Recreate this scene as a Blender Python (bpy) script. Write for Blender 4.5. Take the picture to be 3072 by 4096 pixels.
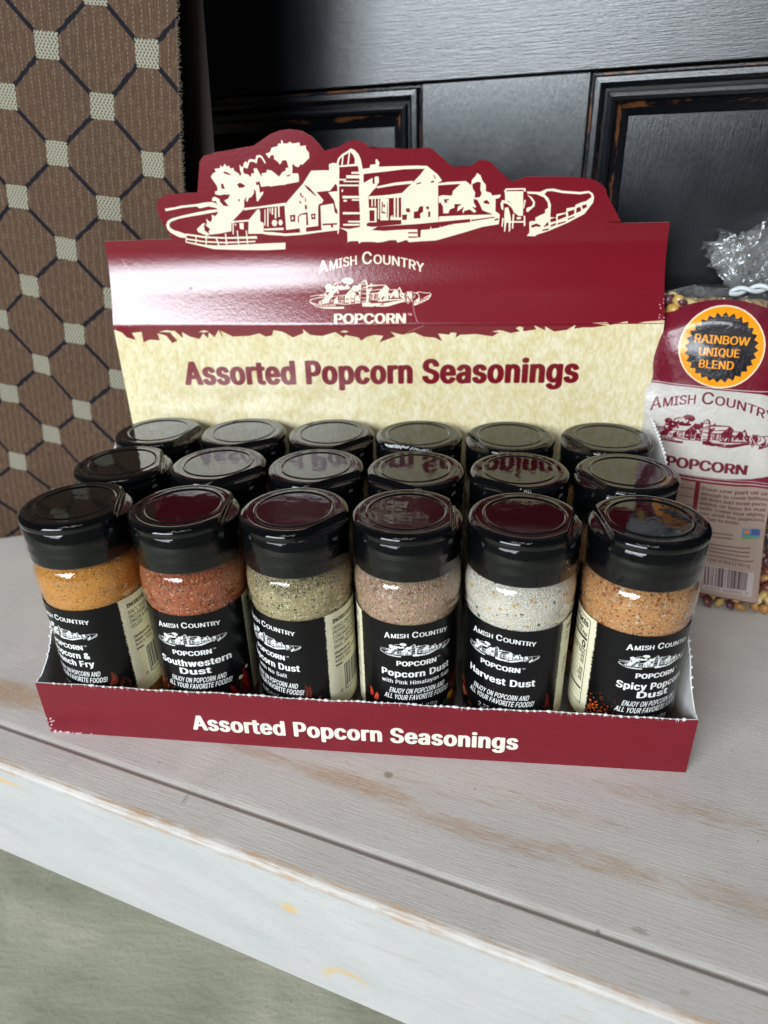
import bpy, bmesh, math, random, os
import numpy as np
from mathutils import Vector, Matrix, noise

random.seed(7); np.random.seed(7)
S = 0.001                                   # everything below is written in millimetres
sc = bpy.context.scene
for o in list(bpy.data.objects): bpy.data.objects.remove(o)

# ------------------------------------------------------------------ camera
cam = bpy.data.cameras.new('camera')
cam.sensor_fit = 'VERTICAL'; cam.sensor_height = 36; cam.lens = 24.02
cam.clip_start = 0.01; cam.clip_end = 50
cam.dof.use_dof = True; cam.dof.focus_distance = 0.285; cam.dof.aperture_fstop = 8.5
co = bpy.data.objects.new('camera', cam); sc.collection.objects.link(co)
M = Matrix(((0.99412964, -0.02699454, 0.10477385, 42.5*S),
            (0.10564605, 0.45116791, -0.88616388, -220.7*S),
            (-0.02334901, 0.89203072, 0.45137126, 231.3*S), (0, 0, 0, 1)))
co.matrix_world = M
sc.camera = co

# ------------------------------------------------------------------ room light and lamps
wd = bpy.data.worlds.new('World'); sc.world = wd; wd.use_nodes = True
bg = wd.node_tree.nodes['Background']
bg.inputs[0].default_value = (0.60, 0.63, 0.66, 1); bg.inputs[1].default_value = 0.085
sc.view_settings.view_transform = 'Standard'; sc.view_settings.look = 'None'
sc.view_settings.exposure = -0.12; sc.view_settings.gamma = 1
sc.render.film_transparent = False
sc.cycles.max_bounces = 10; sc.cycles.transparent_max_bounces = 16
sc.cycles.caustics_reflective = False; sc.cycles.caustics_refractive = False

def lamp(name, az, el, dist, w, h, power, col, target=(0, 60, 60), spread=180):
    """area lamp seen from target at azimuth az (0 = straight out of the shelf, + to the right) and elevation el"""
    a, e = math.radians(az), math.radians(el)
    d = Vector((math.sin(a)*math.cos(e), -math.cos(a)*math.cos(e), math.sin(e)))
    L = bpy.data.lights.new(name, 'AREA'); L.shape = 'RECTANGLE'; L.size = w; L.size_y = h
    L.energy = power; L.color = col; L.spread = math.radians(spread)
    o = bpy.data.objects.new(name, L); sc.collection.objects.link(o)
    t = Vector(target)*S
    o.location = t + d*dist
    o.rotation_euler = (-d).to_track_quat('-Z', 'Y').to_euler()
    return o
# one tall window to the left behind the viewer, and an added low lamp
LAMPS = [('door_sheen_lamp', -31, 12.4, 2.6, 1.5, 0.22, 12, (0.82, 0.92, 1.0))]  # added under the window to give the door rail its sheen
for a_ in (-41.5, -28.5, -15.5):
    for e_ in (18.4, 28.0): LAMPS.append(('split_window_lamp', a_, e_, 2.6, 0.52, 0.36, 14.2, (0.87, 0.945, 1.0)))  # pane split made up to break the window's highlights into dashes
for a in LAMPS: lamp(*a)
for i, (az, el) in enumerate(((-24, 52), (-8, 55), (9, 54), (-30, 66), (-4, 70), (22, 66))):
    lamp('ceiling_tube_lamp', az, el, 2.4, 0.34, 0.03, 1.9, (1.0, 0.97, 0.92))

# ------------------------------------------------------------------ helpers
def link(name, me, parent=None, mats=()):
    o = bpy.data.objects.new(name, me); sc.collection.objects.link(o)
    for m in mats: me.materials.append(m)
    if parent: o.parent = parent
    return o
def empty(name, label, cat, loc=(0, 0, 0), rz=0, group=None):
    o = bpy.data.objects.new(name, None); sc.collection.objects.link(o)
    o.empty_display_size = 0.01
    o.location = Vector(loc)*S; o.rotation_euler = (0, 0, rz)
    tag(o, label, cat, group); return o
def tag(o, label=None, cat=None, group=None, kind=None):
    if label: o['label'] = label
    if cat: o['category'] = cat
    if group: o['group'] = group
    if kind: o['kind'] = kind
    return o
def mesh(name, verts, faces, smooth=False, uvs=None, mi=None):
    me = bpy.data.meshes.new(name)
    me.from_pydata([(v[0]*S, v[1]*S, v[2]*S) for v in verts], [], faces)
    if uvs is not None:
        uv = me.uv_layers.new(name='UVMap')
        li = np.zeros(len(me.loops), dtype=np.int32); me.loops.foreach_get('vertex_index', li)
        uv.data.foreach_set('uv', np.array(uvs, dtype=np.float32)[li].ravel())
    if mi is not None: me.polygons.foreach_set('material_index', mi)
    if smooth: me.polygons.foreach_set('use_smooth', [True]*len(me.polygons))
    me.update(); return me
def grid(nu, nv, fn, smooth=True, closeu=False, name='sheet', uvf=None, flip=False):
    V = []; U = []
    for j in range(nv):
        for i in range(nu):
            u = i/(nu if closeu else nu-1); v = j/(nv-1)
            V.append(fn(u, v)); U.append(uvf(u, v) if uvf else (u, v))
    F = []
    for j in range(nv-1):
        for i in range(nu if closeu else nu-1):
            a = j*nu+i; b = j*nu+(i+1) % nu; c = (j+1)*nu+(i+1) % nu; d = (j+1)*nu+i
            F.append((a, d, c, b) if flip else (a, b, c, d))
    return mesh(name, V, F, smooth, U)
def lathe(prof, n=64, smooth=True, name='lathe', capb=False, capt=False):
    V = []; F = []
    for r, z in prof:
        for i in range(n):
            a = 2*math.pi*i/n; V.append((r*math.cos(a), r*math.sin(a), z))
    for j in range(len(prof)-1):
        for i in range(n):
            F.append((j*n+i, j*n+(i+1) % n, (j+1)*n+(i+1) % n, (j+1)*n+i))
    if capb: F.append(tuple(range(n-1, -1, -1)))
    if capt: F.append(tuple((len(prof)-1)*n+i for i in range(n)))
    return mesh(name, V, F, smooth)
def bevbox(name, x0, y0, z0, x1, y1, z1, b=0.8, seg=3, mats=(), parent=None, cuts=0):
    bm = bmesh.new(); bmesh.ops.create_cube(bm, size=1)
    for v in bm.verts:
        v.co = Vector(((x0+x1)/2+v.co.x*(x1-x0), (y0+y1)/2+v.co.y*(y1-y0), (z0+z1)/2+v.co.z*(z1-z0)))*S
    if b: bmesh.ops.bevel(bm, geom=bm.edges[:], offset=b*S, segments=seg, affect='EDGES', profile=0.5)
    me = bpy.data.meshes.new(name); bm.to_mesh(me); bm.free()
    big = max(p.area for p in me.polygons)
    for p in me.polygons: p.use_smooth = p.area < big*.02
    o = link(name, me, parent, mats)
    return o
def runner(name, prof, x0, x1, mats, parent):
    """a length of timber: profile (y,z) run along x"""
    n = len(prof); V = [(x, y, z) for x in (x0, x1) for y, z in prof]
    F = [(i, (i+1) % n, n+(i+1) % n, n+i) for i in range(n)]+[tuple(range(n-1, -1, -1)), tuple(range(n, 2*n))]
    m = mesh(name, V, F, False); bm = bmesh.new(); bm.from_mesh(m); bmesh.ops.recalc_face_normals(bm, faces=bm.faces); bm.to_mesh(m); bm.free()
    return link(name, m, parent, mats)
def lerp(a, b, t): return a+(b-a)*t
def interp(x, pts): return float(np.interp(x, [p[0] for p in pts], [p[1] for p in pts]))
def sm(x, a, b):
    t = min(1, max(0, (x-a)/(b-a))); return t*t*(3-2*t)

# ------------------------------------------------------------------ material helpers
class NT:
    def __init__(s, name):
        s.m = bpy.data.materials.new(name); s.m.use_nodes = True
        s.t = s.m.node_tree; s.b = s.t.nodes['Principled BSDF']; s.out = s.t.nodes['Material Output']
    def n(s, ty, **k):
        nd = s.t.nodes.new(ty)
        for a, v in k.items():
            if a.startswith('i_'):
                key = a[2:]; key = int(key) if key.isdigit() else key.replace('_', ' ')
                s.put(nd.inputs[key], v)
            else: setattr(nd, a, v)
        return nd
    def put(s, sock, v):
        if isinstance(v, bpy.types.NodeSocket): s.t.links.new(v, sock)
        elif isinstance(v, bpy.types.Node): s.t.links.new(v.outputs[0], sock)
        else: sock.default_value = v
    def set(s, **k):
        for a, v in k.items(): s.put(s.b.inputs[a.replace('_', ' ')], v)
        return s
    def math(s, op, a, b=None, c=None, clamp=False):
        nd = s.n('ShaderNodeMath', operation=op, use_clamp=clamp)
        s.put(nd.inputs[0], a)
        if b is not None: s.put(nd.inputs[1], b)
        if c is not None: s.put(nd.inputs[2], c)
        return nd.outputs[0]
    def coord(s, which='Object', scale=(1000, 1000, 1000), loc=(0, 0, 0), rot=(0, 0, 0)):
        tc = s.n('ShaderNodeTexCoord'); mp = s.n('ShaderNodeMapping')
        s.t.links.new(tc.outputs[which], mp.inputs[0])
        mp.inputs['Scale'].default_value = scale; mp.inputs['Location'].default_value = loc; mp.inputs['Rotation'].default_value = rot
        return mp.outputs[0]
    def noise(s, vec, scale=1, detail=3, rough=.55, dist=0):
        nd = s.n('ShaderNodeTexNoise', i_Scale=scale, i_Detail=detail, i_Roughness=rough, i_Distortion=dist)
        s.put(nd.inputs['Vector'], vec); return nd.outputs[0]
    def ramp(s, fac, stops, interp='LINEAR'):
        nd = s.n('ShaderNodeValToRGB'); s.put(nd.inputs[0], fac); cr = nd.color_ramp; cr.interpolation = interp
        while len(cr.elements) < len(stops): cr.elements.new(0.5)
        for e, (p, c) in zip(cr.elements, stops):
            e.position = p; e.color = (c, c, c, 1) if isinstance(c, (int, float)) else (*c, 1)
        return nd.outputs[0]
    def mix(s, fac, a, b, mode='MIX'):
        nd = s.n('ShaderNodeMix', data_type='RGBA', blend_type=mode)
        s.put(nd.inputs[0], fac)
        for sock, v in ((nd.inputs[6], a), (nd.inputs[7], b)):
            s.put(sock, (*v, 1) if isinstance(v, tuple) and len(v) == 3 else v)
        return nd.outputs[2]
    def bump(s, h, strength=.3, dist=.001, normal=None):
        nd = s.n('ShaderNodeBump', i_Strength=strength, i_Distance=dist); s.put(nd.inputs['Height'], h)
        if normal is not None: s.put(nd.inputs['Normal'], normal)
        return nd.outputs[0]
    def sep(s, vec):
        nd = s.n('ShaderNodeSeparateXYZ'); s.put(nd.inputs[0], vec); return nd.outputs
    def comb(s, x, y, z):
        nd = s.n('ShaderNodeCombineXYZ')
        for i, v in enumerate((x, y, z)): s.put(nd.inputs[i], v)
        return nd.outputs[0]
def srgb(r, g, b):
    f = lambda c: c/12.92 if c <= .04045 else ((c+.055)/1.055)**2.4
    return (f(r/255), f(g/255), f(b/255))

# ------------------------------------------------------------------ flat print, drawn here as polygons and lettering
def cover(poly, w, h, ss=3, rule='odd', out=None):
    """coverage mask (h,w) of a polygon list in pixel units, y up"""
    polys = poly if isinstance(poly[0], (list, np.ndarray)) and not np.isscalar(poly[0][0]) and len(np.shape(poly[0])) == 2 else [poly]
    E = []
    for p in polys:
        p = np.asarray(p, float); q = np.roll(p, -1, 0)
        E.append(np.concatenate([p, q], 1))
    E = np.concatenate(E); E = E[E[:, 1] != E[:, 3]]
    if len(E) == 0: return None
    y0 = max(0, int(np.floor(E[:, [1, 3]].min()))); y1 = min(h, int(np.ceil(E[:, [1, 3]].max())))
    x0 = max(0, int(np.floor(E[:, [0, 2]].min()))-1); x1 = min(w, int(np.ceil(E[:, [0, 2]].max()))+2)
    if y1 <= y0 or x1 <= x0: return None
    wd_ = x1-x0; acc = np.zeros((y1-y0, wd_+2), np.float32)
    lo = np.minimum(E[:, 1], E[:, 3]); hi = np.maximum(E[:, 1], E[:, 3]); sl = (E[:, 2]-E[:, 0])/(E[:, 3]-E[:, 1]); dr = np.sign(E[:, 3]-E[:, 1])
    for yi in range(y0, y1):
        for k in range(ss):
            yy = yi+(k+.5)/ss
            m = (lo <= yy) & (hi > yy)
            if not m.any(): continue
            xs = E[m, 0]+(yy-E[m, 1])*sl[m]; dd = dr[m]; o = np.argsort(xs); xs = np.clip(xs[o]-x0, 0, wd_); dd = dd[o]
            if rule == 'odd': spans = zip(xs[::2], xs[1::2])
            else:
                spans = []; wn = 0
                for x_, d_ in zip(xs, dd):
                    if wn == 0: st = x_
                    wn += d_
                    if wn == 0: spans.append((st, x_))
            row = acc[yi-y0]
            for a, b in spans:
                ia = int(a); ib = int(b)
                if ia == ib: row[ia] += b-a; continue
                row[ia] += 1-(a-ia); row[ib] += b-ib
                if ib > ia+1: row[ia+1:ib] += 1
    return np.clip(acc[:, :wd_]/ss, 0, 1), x0, y0

FONT = None
try:
    fp = os.path.join(bpy.utils.system_resource('DATAFILES'), 'fonts', 'Inter.woff2')
    if os.path.exists(fp): FONT = bpy.data.fonts.load(fp)
except Exception: FONT = None
_gc = {}
def glyphs(s, res, bold, space=1.0):
    key = (s, res, round(bold, 3), space)
    if key in _gc: return _gc[key]
    c = bpy.data.curves.new('t', 'FONT'); c.body = s; c.size = 1; c.space_character = space
    if FONT: c.font = FONT
    ob = bpy.data.objects.new('t', c); sc.collection.objects.link(ob)
    dg = bpy.context.evaluated_depsgraph_get(); dg.update()
    cu = ob.evaluated_get(dg).to_curve(dg)
    polys = []
    for sp in cu.splines:
        bp = sp.bezier_points; pts = []
        n = len(bp)
        for i in range(n):
            a, b = bp[i], bp[(i+1) % n]
            p0, p1, p2, p3 = [np.array(v[:2]) for v in (a.co, a.handle_right, b.handle_left, b.co)]
            for t in (0, .25, .5, .75):
                pts.append((1-t)**3*p0+3*t*(1-t)**2*p1+3*t*t*(1-t)*p2+t**3*p3)
        polys.append(np.array(pts))
    ob.evaluated_get(dg).to_curve_clear()
    bpy.data.objects.remove(ob); bpy.data.curves.remove(c)
    pad = int(bold*res)+3
    allp = np.concatenate(polys)
    W = int((allp[:, 0].max())*res)+2*pad+2; x_off = -pad; y_off = int(-0.32*res)-pad; H = int(1.1*res)+2*pad+int(.32*res)
    x_off = int(allp[:, 0].min()*res)-pad; W = int(allp[:, 0].max()*res)+pad+2-x_off
    g = cover([p*res-np.array([x_off, y_off]) for p in polys], W, H, ss=4, rule='nz')
    im = np.zeros((H, W), np.float32); mk, gx, gy = g; im[gy:gy+mk.shape[0], gx:gx+mk.shape[1]] = mk
    R = bold*res
    if R > .3:
        src = im.copy(); k = int(math.ceil(R*1.25))
        for dy in range(-k, k+1):
            for dx in range(-k, k+1):
                d = math.hypot(dx/1.25, dy/.5)
                if (dx == 0 and dy == 0) or d >= R+1: continue
                wgt = min(1, R+1-d)
                sh = np.zeros_like(src)
                ys, yd = (max(0, -dy), max(0, dy)); xs, xd = (max(0, -dx), max(0, dx))
                sh[yd:H-ys, xd:W-xs] = src[ys:H-yd, xs:W-xd]
                np.maximum(im, sh*wgt, out=im)
    cols = np.where(im.max(0) > .3)[0]
    r = (im, res, -y_off, cols[0], cols[-1]+1)
    _gc[key] = r; return r

class Print:
    def __init__(s, x0, z0, x1, z1, ppm, base):
        s.x0, s.z0, s.p = x0, z0, ppm
        s.w = int(round((x1-x0)*ppm)); s.h = int(round((z1-z0)*ppm)); s.x1 = x1; s.z1 = z1
        s.a = np.ones((s.h, s.w, 4), np.float32); s.a[..., :3] = np.array(base, np.float32)/255
        ys, xs = np.mgrid[0:s.h, 0:s.w].astype(np.float32)
        s.X = xs/ppm+x0; s.Z = ys/ppm+z0
    def blend(s, mk, x0, y0, col):
        h, w = mk.shape
        r = s.a[y0:y0+h, x0:x0+w, :3]; r += (np.array(col, np.float32)/255-r)*mk[..., None]
    def poly(s, pts, col, alpha=1):
        pts = np.asarray(pts, float)
        g = cover((pts-np.array([s.x0, s.z0]))*s.p, s.w, s.h)
        if g: s.blend(g[0]*alpha, g[1], g[2], col)
    def rect(s, a, b, c, d, col, alpha=1): s.poly([(a, b), (c, b), (c, d), (a, d)], col, alpha)
    def line(s, pts, wd, col, alpha=1):
        for (a, b), (c, d) in zip(pts[:-1], pts[1:]):
            l = math.hypot(c-a, d-b) or 1; nx, ny = -(d-b)/l*wd/2, (c-a)/l*wd/2
            s.poly([(a+nx, b+ny), (c+nx, d+ny), (c-nx, d-ny), (a-nx, b-ny)], col, alpha)
    def disc(s, x, y, r, col, ry=None, alpha=1):
        s.poly([(x+r*math.cos(t), y+(ry or r)*math.sin(t)) for t in np.linspace(0, 2*math.pi, 40)[:-1]], col, alpha)
    def text(s, st, xl, xr, zb, cap, col, bold=.04, shear=0, arch=None, slope=0, alpha=1, rot=False, space=1.0):
        """ink from xl to xr, baseline zb, capital height cap; arch=(xc,k) drops the baseline by k*(x-xc)^2; rot: runs up the page"""
        res = int(min(150, max(20, cap*s.p/.509*1.4)))
        im, res, yb, c0, c1 = glyphs(st, res, bold, space)
        H, W = im.shape
        if rot:
            m = 1.6*cap; bx0, bx1, bz0, bz1 = zb-m, zb+m, min(xl, xr)-1, max(xl, xr)+1
        else: 
            k = 0 if arch is None else abs(arch[1])*max((xl-arch[0])**2, (xr-arch[0])**2)
            bx0, bx1, bz0, bz1 = xl-cap, xr+cap, zb-k-cap-abs(slope*(xr-xl)), zb+2*cap+abs(slope*(xr-xl))
        i0 = max(0, int((bx0-s.x0)*s.p)); i1 = min(s.w, int((bx1-s.x0)*s.p)+1)
        j0 = max(0, int((bz0-s.z0)*s.p)); j1 = min(s.h, int((bz1-s.z0)*s.p)+1)
        if i1 <= i0 or j1 <= j0: return
        X = s.X[j0:j1, i0:i1]; Z = s.Z[j0:j1, i0:i1]
        if rot: U, V = Z-xl, zb-X
        else:
            base = zb+slope*(X-xl)-(0 if arch is None else arch[1]*(X-arch[0])**2)
            V = Z-base; U = X-xl-shear*V
        u = c0+U*(c1-c0)/(xr-xl); v = yb+V/cap*.509*res
        ok = (u >= 0) & (u < W-1.01) & (v >= 0) & (v < H-1.01)
        u = np.clip(u, 0, W-1.01); v = np.clip(v, 0, H-1.01)
        iu = u.astype(int); iv = v.astype(int); fu = u-iu; fv = v-iv
        m = (im[iv, iu]*(1-fu)+im[iv, iu+1]*fu)*(1-fv)+(im[iv+1, iu]*(1-fu)+im[iv+1, iu+1]*fu)*fv
        s.blend(m*ok*alpha, i0, j0, col)
    def grain(s, amt, cells, mask=None, col=None):
        """blotchy paper tone in several sizes"""
        f = np.zeros((s.h, s.w), np.float32)
        for cx, cz, a in cells:
            gw = max(2, int((s.x1-s.x0)/cx)+2); gh = max(2, int((s.z1-s.z0)/cz)+2)
            g = np.random.rand(gh, gw).astype(np.float32)-.5
            yy = np.linspace(0, gh-1.01, s.h); xx = np.linspace(0, gw-1.01, s.w)
            iy = yy.astype(int)[:, None]; ix = xx.astype(int)[None]; fy = (yy-yy.astype(int))[:, None]; fx = (xx-xx.astype(int))[None]
            f += a*((g[iy, ix]*(1-fx)+g[iy, ix+1]*fx)*(1-fy)+(g[iy+1, ix]*(1-fx)+g[iy+1, ix+1]*fx)*fy)
        if mask is not None: f = f*mask
        s.a[..., :3] = np.clip(s.a[..., :3]+f[..., None]*amt*(np.array(col or (1, 1, 1), np.float32)), 0, 1)
    def image(s, name):
        im = bpy.data.images.new(name, s.w, s.h, alpha=False)
        im.pixels.foreach_set(np.ascontiguousarray(s.a).ravel()); im.update(); im.pack()
        return im
    def art(s, polys, cx, cz, sx, sz, on, off, warp=None):
        """the farm drawing, scaled about its own middle (-2, 216)"""
        for k, p in polys:
            q = np.array(p).reshape(-1, 2)
            q = np.stack([(q[:, 0]+2)*sx+cx, (q[:, 1]-216)*sz+cz], 1)
            if warp: q = np.array([warp(*v) for v in q])
            s.poly(q, on if k else off)
FARM=[(1,[-107.8,214.8,-107.5,213.6,-105.3,213.9,-98.4,215.0,-91.3,215.5,-89.8,214.6,-88.3,214.8,-85.1,215.4,-80.5,214.5,-80.8,216.7,-82.8,217.4,-86.7,217.3,-91.1,216.6,-99.4,216.0,-102.2,215.4]),
(1,[-81.4,214.0,-85.3,213.7,-90.9,212.9,-99.0,211.5,-105.1,210.2,-107.5,209.0,-108.5,207.1,-108.2,205.1,-106.7,203.5,-104.5,202.2,-102.3,201.2,-99.6,200.8,-98.7,202.6,-101.9,203.8,-104.9,204.7,-106.7,206.0,-106.9,207.4,-105.8,208.6,-101.2,210.0,-95.2,210.9,-88.8,211.7,-84.0,212.4,-80.0,212.9]),
(1,[-81.9,228.6,-80.6,230.2,-79.1,230.8,-79.5,232.2,-76.8,232.3,-76.3,233.7,-75.3,232.7,-74.1,234.3,-73.3,233.0,-72.0,233.3,-71.4,232.0,-70.0,232.4,-69.7,231.0,-67.7,229.9,-67.1,228.6,-66.3,229.6,-66.8,231.2,-66.8,233.8,-65.7,232.5,-64.9,233.0,-64.5,234.4,-63.3,235.1,-62.7,234.1,-62.1,235.5,-61.0,236.0,-58.6,235.6,-57.8,237.5,-55.9,237.6,-54.9,236.8,-53.5,234.2,-54.1,233.7,-55.7,236.5,-57.2,236.5,-58.2,233.8,-59.6,234.7,-61.5,234.7,-63.0,231.8,-64.8,232.5,-65.3,231.2,-65.1,229.9,-62.9,229.2,-61.9,228.1,-61.1,229.8,-59.8,229.8,-60.0,231.7,-58.4,232.0,-57.5,230.3,-56.3,228.0,-56.1,229.7,-53.8,229.9,-53.3,231.2,-51.1,230.7,-49.4,229.5,-47.9,227.8,-46.9,227.8,-46.0,229.4,-44.2,230.4,-44.8,224.3,-51.0,224.2,-57.1,223.7,-57.6,226.4,-58.4,225.7,-59.5,226.1,-59.3,224.4,-58.1,224.7,-58.0,221.0,-56.2,221.7,-56.3,220.7,-59.4,217.2,-60.0,217.3,-60.0,221.8,-61.0,222.8,-60.9,221.1,-62.4,219.3,-63.8,218.9,-64.8,217.1,-65.5,217.4,-65.0,219.5,-66.4,217.8,-66.7,215.1,-67.5,213.4,-72.5,209.3,-74.1,207.9,-74.8,203.7,-80.7,202.7,-86.2,202.2,-86.8,203.5,-85.8,204.9,-87.9,206.7,-87.0,207.4,-87.1,209.9,-86.1,208.8,-85.0,208.1,-84.0,209.8,-84.1,211.6,-82.2,210.8,-80.4,212.6,-81.0,214.3,-81.8,216.7,-80.4,215.7,-80.8,217.8,-82.8,217.8,-82.6,219.2,-81.3,219.8,-78.4,218.4,-78.5,220.4,-80.8,220.8,-80.8,222.0,-79.4,222.5,-79.2,223.8,-79.8,225.2,-81.3,227.6]),
(1,[-53.3,238.1,-51.0,238.6,-50.1,240.5,-47.1,241.1,-46.6,242.3,-45.3,242.0,-45.0,243.9,-44.4,242.3,-43.1,241.9,-43.8,235.6,-45.1,235.3,-46.8,233.2,-47.6,234.4,-49.3,235.7,-49.3,237.3,-50.8,237.3,-51.7,235.9]),
(0,[-75.2,230.8,-73.7,230.6,-71.2,229.3,-73.1,229.4,-75.1,230.1]),
(0,[-77.2,225.5,-76.1,225.4,-75.5,223.1,-77.2,223.4]),
(0,[-69.1,225.0,-67.5,225.8,-65.0,224.5,-65.9,223.6,-68.2,223.4]),
(0,[-78.6,220.3,-76.2,220.7,-73.2,220.5,-74.5,218.7,-76.6,218.0,-74.6,215.2,-77.3,215.6,-78.9,217.7]),
(0,[-69.6,218.2,-68.4,218.4,-69.0,217.2]),
(1,[-87.8,207.8,-89.4,207.5,-91.2,206.1,-92.7,205.0,-92.4,203.6,-89.8,202.5,-87.1,201.7,-86.4,202.4,-88.7,204.2,-88.8,206.4]),
(1,[-65.2,208.8,-60.6,213.2,-59.2,213.9,-58.8,212.2,-59.3,208.0,-57.6,207.3,-58.2,202.3,-66.2,202.3]),
(1,[-74.0,208.4,-65.2,209.0,-65.3,208.1,-74.1,207.6]),
(1,[-67.2,214.4,-59.6,214.9,-45.6,216.4,-45.7,215.0,-59.0,214.1,-67.0,213.2]),
(1,[-73.7,207.9,-73.0,207.9,-73.8,202.1,-74.4,202.1]),
(1,[-72.8,207.2,-71.8,207.2,-72.2,205.8]),
(1,[-70.2,207.5,-67.9,207.4,-68.3,204.3,-70.2,204.7]),
(1,[-56.5,213.5,-56.0,213.5,-56.8,206.0,-57.4,206.0]),
(1,[-55.1,214.0,-54.4,214.0,-55.3,205.5,-56.0,205.5]),
(1,[-53.8,214.1,-53.3,214.1,-53.6,211.7,-54.0,211.7]),
(1,[-52.8,214.3,-52.0,214.3,-52.3,211.0,-53.1,211.0]),
(1,[-51.2,214.4,-50.3,214.4,-50.9,209.2,-51.7,209.3]),
(1,[-49.5,214.8,-48.7,214.7,-49.1,209.9,-49.9,209.9]),
(1,[-53.5,207.2,-52.9,208.4,-51.9,208.7,-50.9,208.4,-50.6,207.2,-51.2,205.9,-52.2,205.6,-53.1,206.0]),
(1,[-50.1,207.3,-49.6,208.4,-48.8,208.7,-48.1,208.3,-47.8,207.3,-48.3,206.2,-49.1,205.9,-49.8,206.3]),
(1,[-57.9,204.6,-47.6,205.0,-47.7,203.8,-57.8,203.8]),
(1,[-61.4,203.3,-54.0,203.0,-46.9,202.2,-47.0,201.1,-55.3,201.6,-59.9,202.4,-61.5,202.4]),
(1,[-98.8,203.0,-88.7,201.5,-78.5,200.9,-62.0,201.2,-61.6,199.9,-78.7,200.1,-89.3,200.6,-98.8,202.1]),
(1,[-99.2,200.8,-89.1,199.2,-78.8,198.7,-71.7,198.8,-62.8,199.0,-62.9,198.3,-79.0,197.9,-89.2,198.5,-99.1,200.0]),
(1,[-99.5,199.2,-89.4,197.4,-83.1,197.0,-47.3,197.9,-47.6,194.7,-58.0,194.4,-69.9,194.6,-84.9,195.2,-91.1,196.7,-99.4,198.6]),
(1,[-93.9,202.2,-93.3,202.2,-94.0,197.9,-94.6,197.9]),
(1,[-88.5,202.8,-87.8,202.8,-88.7,197.1,-89.3,197.1]),
(1,[-83.7,200.9,-82.9,200.9,-81.9,196.9,-82.7,197.0]),
(1,[-78.4,202.7,-77.7,202.7,-77.7,197.2,-78.5,197.3]),
(1,[-72.0,204.0,-71.4,204.0,-71.5,197.5,-72.2,197.5]),
(1,[-67.3,203.9,-66.7,203.9,-66.8,197.6,-67.5,197.7]),
(1,[-99.0,202.6,-98.4,202.6,-99.1,198.7,-99.7,198.7]),
(1,[-50.4,239.6,-48.6,240.5,-46.7,240.8,-46.8,241.9,-45.1,242.2,-45.2,243.4,-44.5,243.6,-44.1,242.0,-41.8,242.2,-41.0,242.9,-39.7,242.0,-36.3,242.4,-36.1,240.8,-33.4,241.1,-33.3,239.5,-32.0,237.9,-32.1,235.6,-33.7,234.4,-35.7,232.8,-36.4,233.2,-37.6,231.9,-38.9,232.1,-40.1,233.2,-40.6,233.3,-40.7,230.7,-41.0,229.3,-38.2,229.3,-37.8,228.0,-38.0,225.5,-45.0,224.5,-52.8,223.7,-52.1,230.6,-49.7,229.6,-47.6,228.0,-46.0,229.8,-44.0,230.7,-44.1,231.7,-42.6,231.8,-43.1,234.3,-43.4,234.9,-45.1,235.1,-46.6,233.2,-47.5,234.7,-49.5,235.7,-48.9,237.3,-50.4,238.0,-51.1,237.7,-51.2,238.7]),
(0,[-43.9,228.4,-41.4,229.0,-43.2,227.8]),
(1,[-46.2,215.4,-36.0,224.8,-31.6,230.3,-25.2,230.3,-22.8,230.2,-22.8,232.8,-20.9,233.4,-18.9,233.1,-18.1,231.8,-18.6,222.3,-20.0,224.3,-22.8,221.3,-29.6,220.8,-28.7,219.8,-26.4,217.1,-27.3,215.7,-28.8,215.4,-29.9,205.4,-36.1,204.8,-36.3,202.6,-39.3,202.6,-39.4,204.5,-46.4,203.8,-46.3,208.8]),
(0,[-35.6,224.3,-33.1,222.9,-29.7,219.0,-30.4,219.2,-34.0,222.1]),
(0,[-43.9,210.6,-41.1,210.8,-41.4,207.7,-43.7,207.6]),
(1,[-43.1,209.8,-42.2,210.0,-42.2,208.6,-43.1,208.4]),
(0,[-33.1,211.0,-30.9,211.2,-31.1,208.6,-33.1,208.6]),
(1,[-32.6,210.0,-32.0,210.7,-31.5,210.0,-32.1,209.1]),
(0,[-40.1,207.2,-39.9,209.8,-38.6,211.1,-34.8,211.8,-34.9,205.9,-35.9,205.9,-35.6,210.9,-38.3,210.7,-39.3,209.8,-39.6,207.2]),
(0,[-37.8,220.7,-37.2,220.6,-37.2,219.3,-36.2,219.1,-36.5,218.4,-37.9,219.3]),
(0,[-35.5,219.1,-35.1,217.2,-35.7,216.2]),
(0,[-38.5,217.3,-37.4,216.2,-38.4,215.9]),
(0,[-35.8,215.4,-34.9,214.8,-35.0,213.0,-36.0,213.5]),
(0,[-29.2,214.7,-28.5,214.7,-29.1,206.6,-29.8,206.7]),
(1,[-28.1,214.7,-21.7,215.6,-21.1,211.5,-19.2,210.1,-19.5,203.5,-28.2,203.1,-28.4,204.7]),
(1,[-23.9,220.7,-19.8,221.0,-18.6,220.6,-19.1,211.5,-20.6,213.6,-21.2,217.0]),
(0,[-27.9,206.4,-20.3,206.6,-20.4,205.9,-27.6,205.7]),
(0,[-23.4,206.4,-22.4,206.4,-22.5,204.5,-23.5,204.6]),
(0,[-21.4,213.6,-20.6,213.6,-21.1,211.5]),
(1,[-55.0,203.0,-47.1,202.2,-38.6,202.6,-28.1,203.5,-20.4,204.2,-20.5,203.2,-27.8,202.6,-38.7,201.4,-47.2,201.0,-55.1,202.0]),
(1,[-18.9,233.7,-18.0,233.7,-17.8,230.1,-18.3,223.6,-19.2,204.6,-19.9,201.4,-20.4,201.8,-19.2,223.6,-18.4,230.2,-19.0,232.4]),
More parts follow.
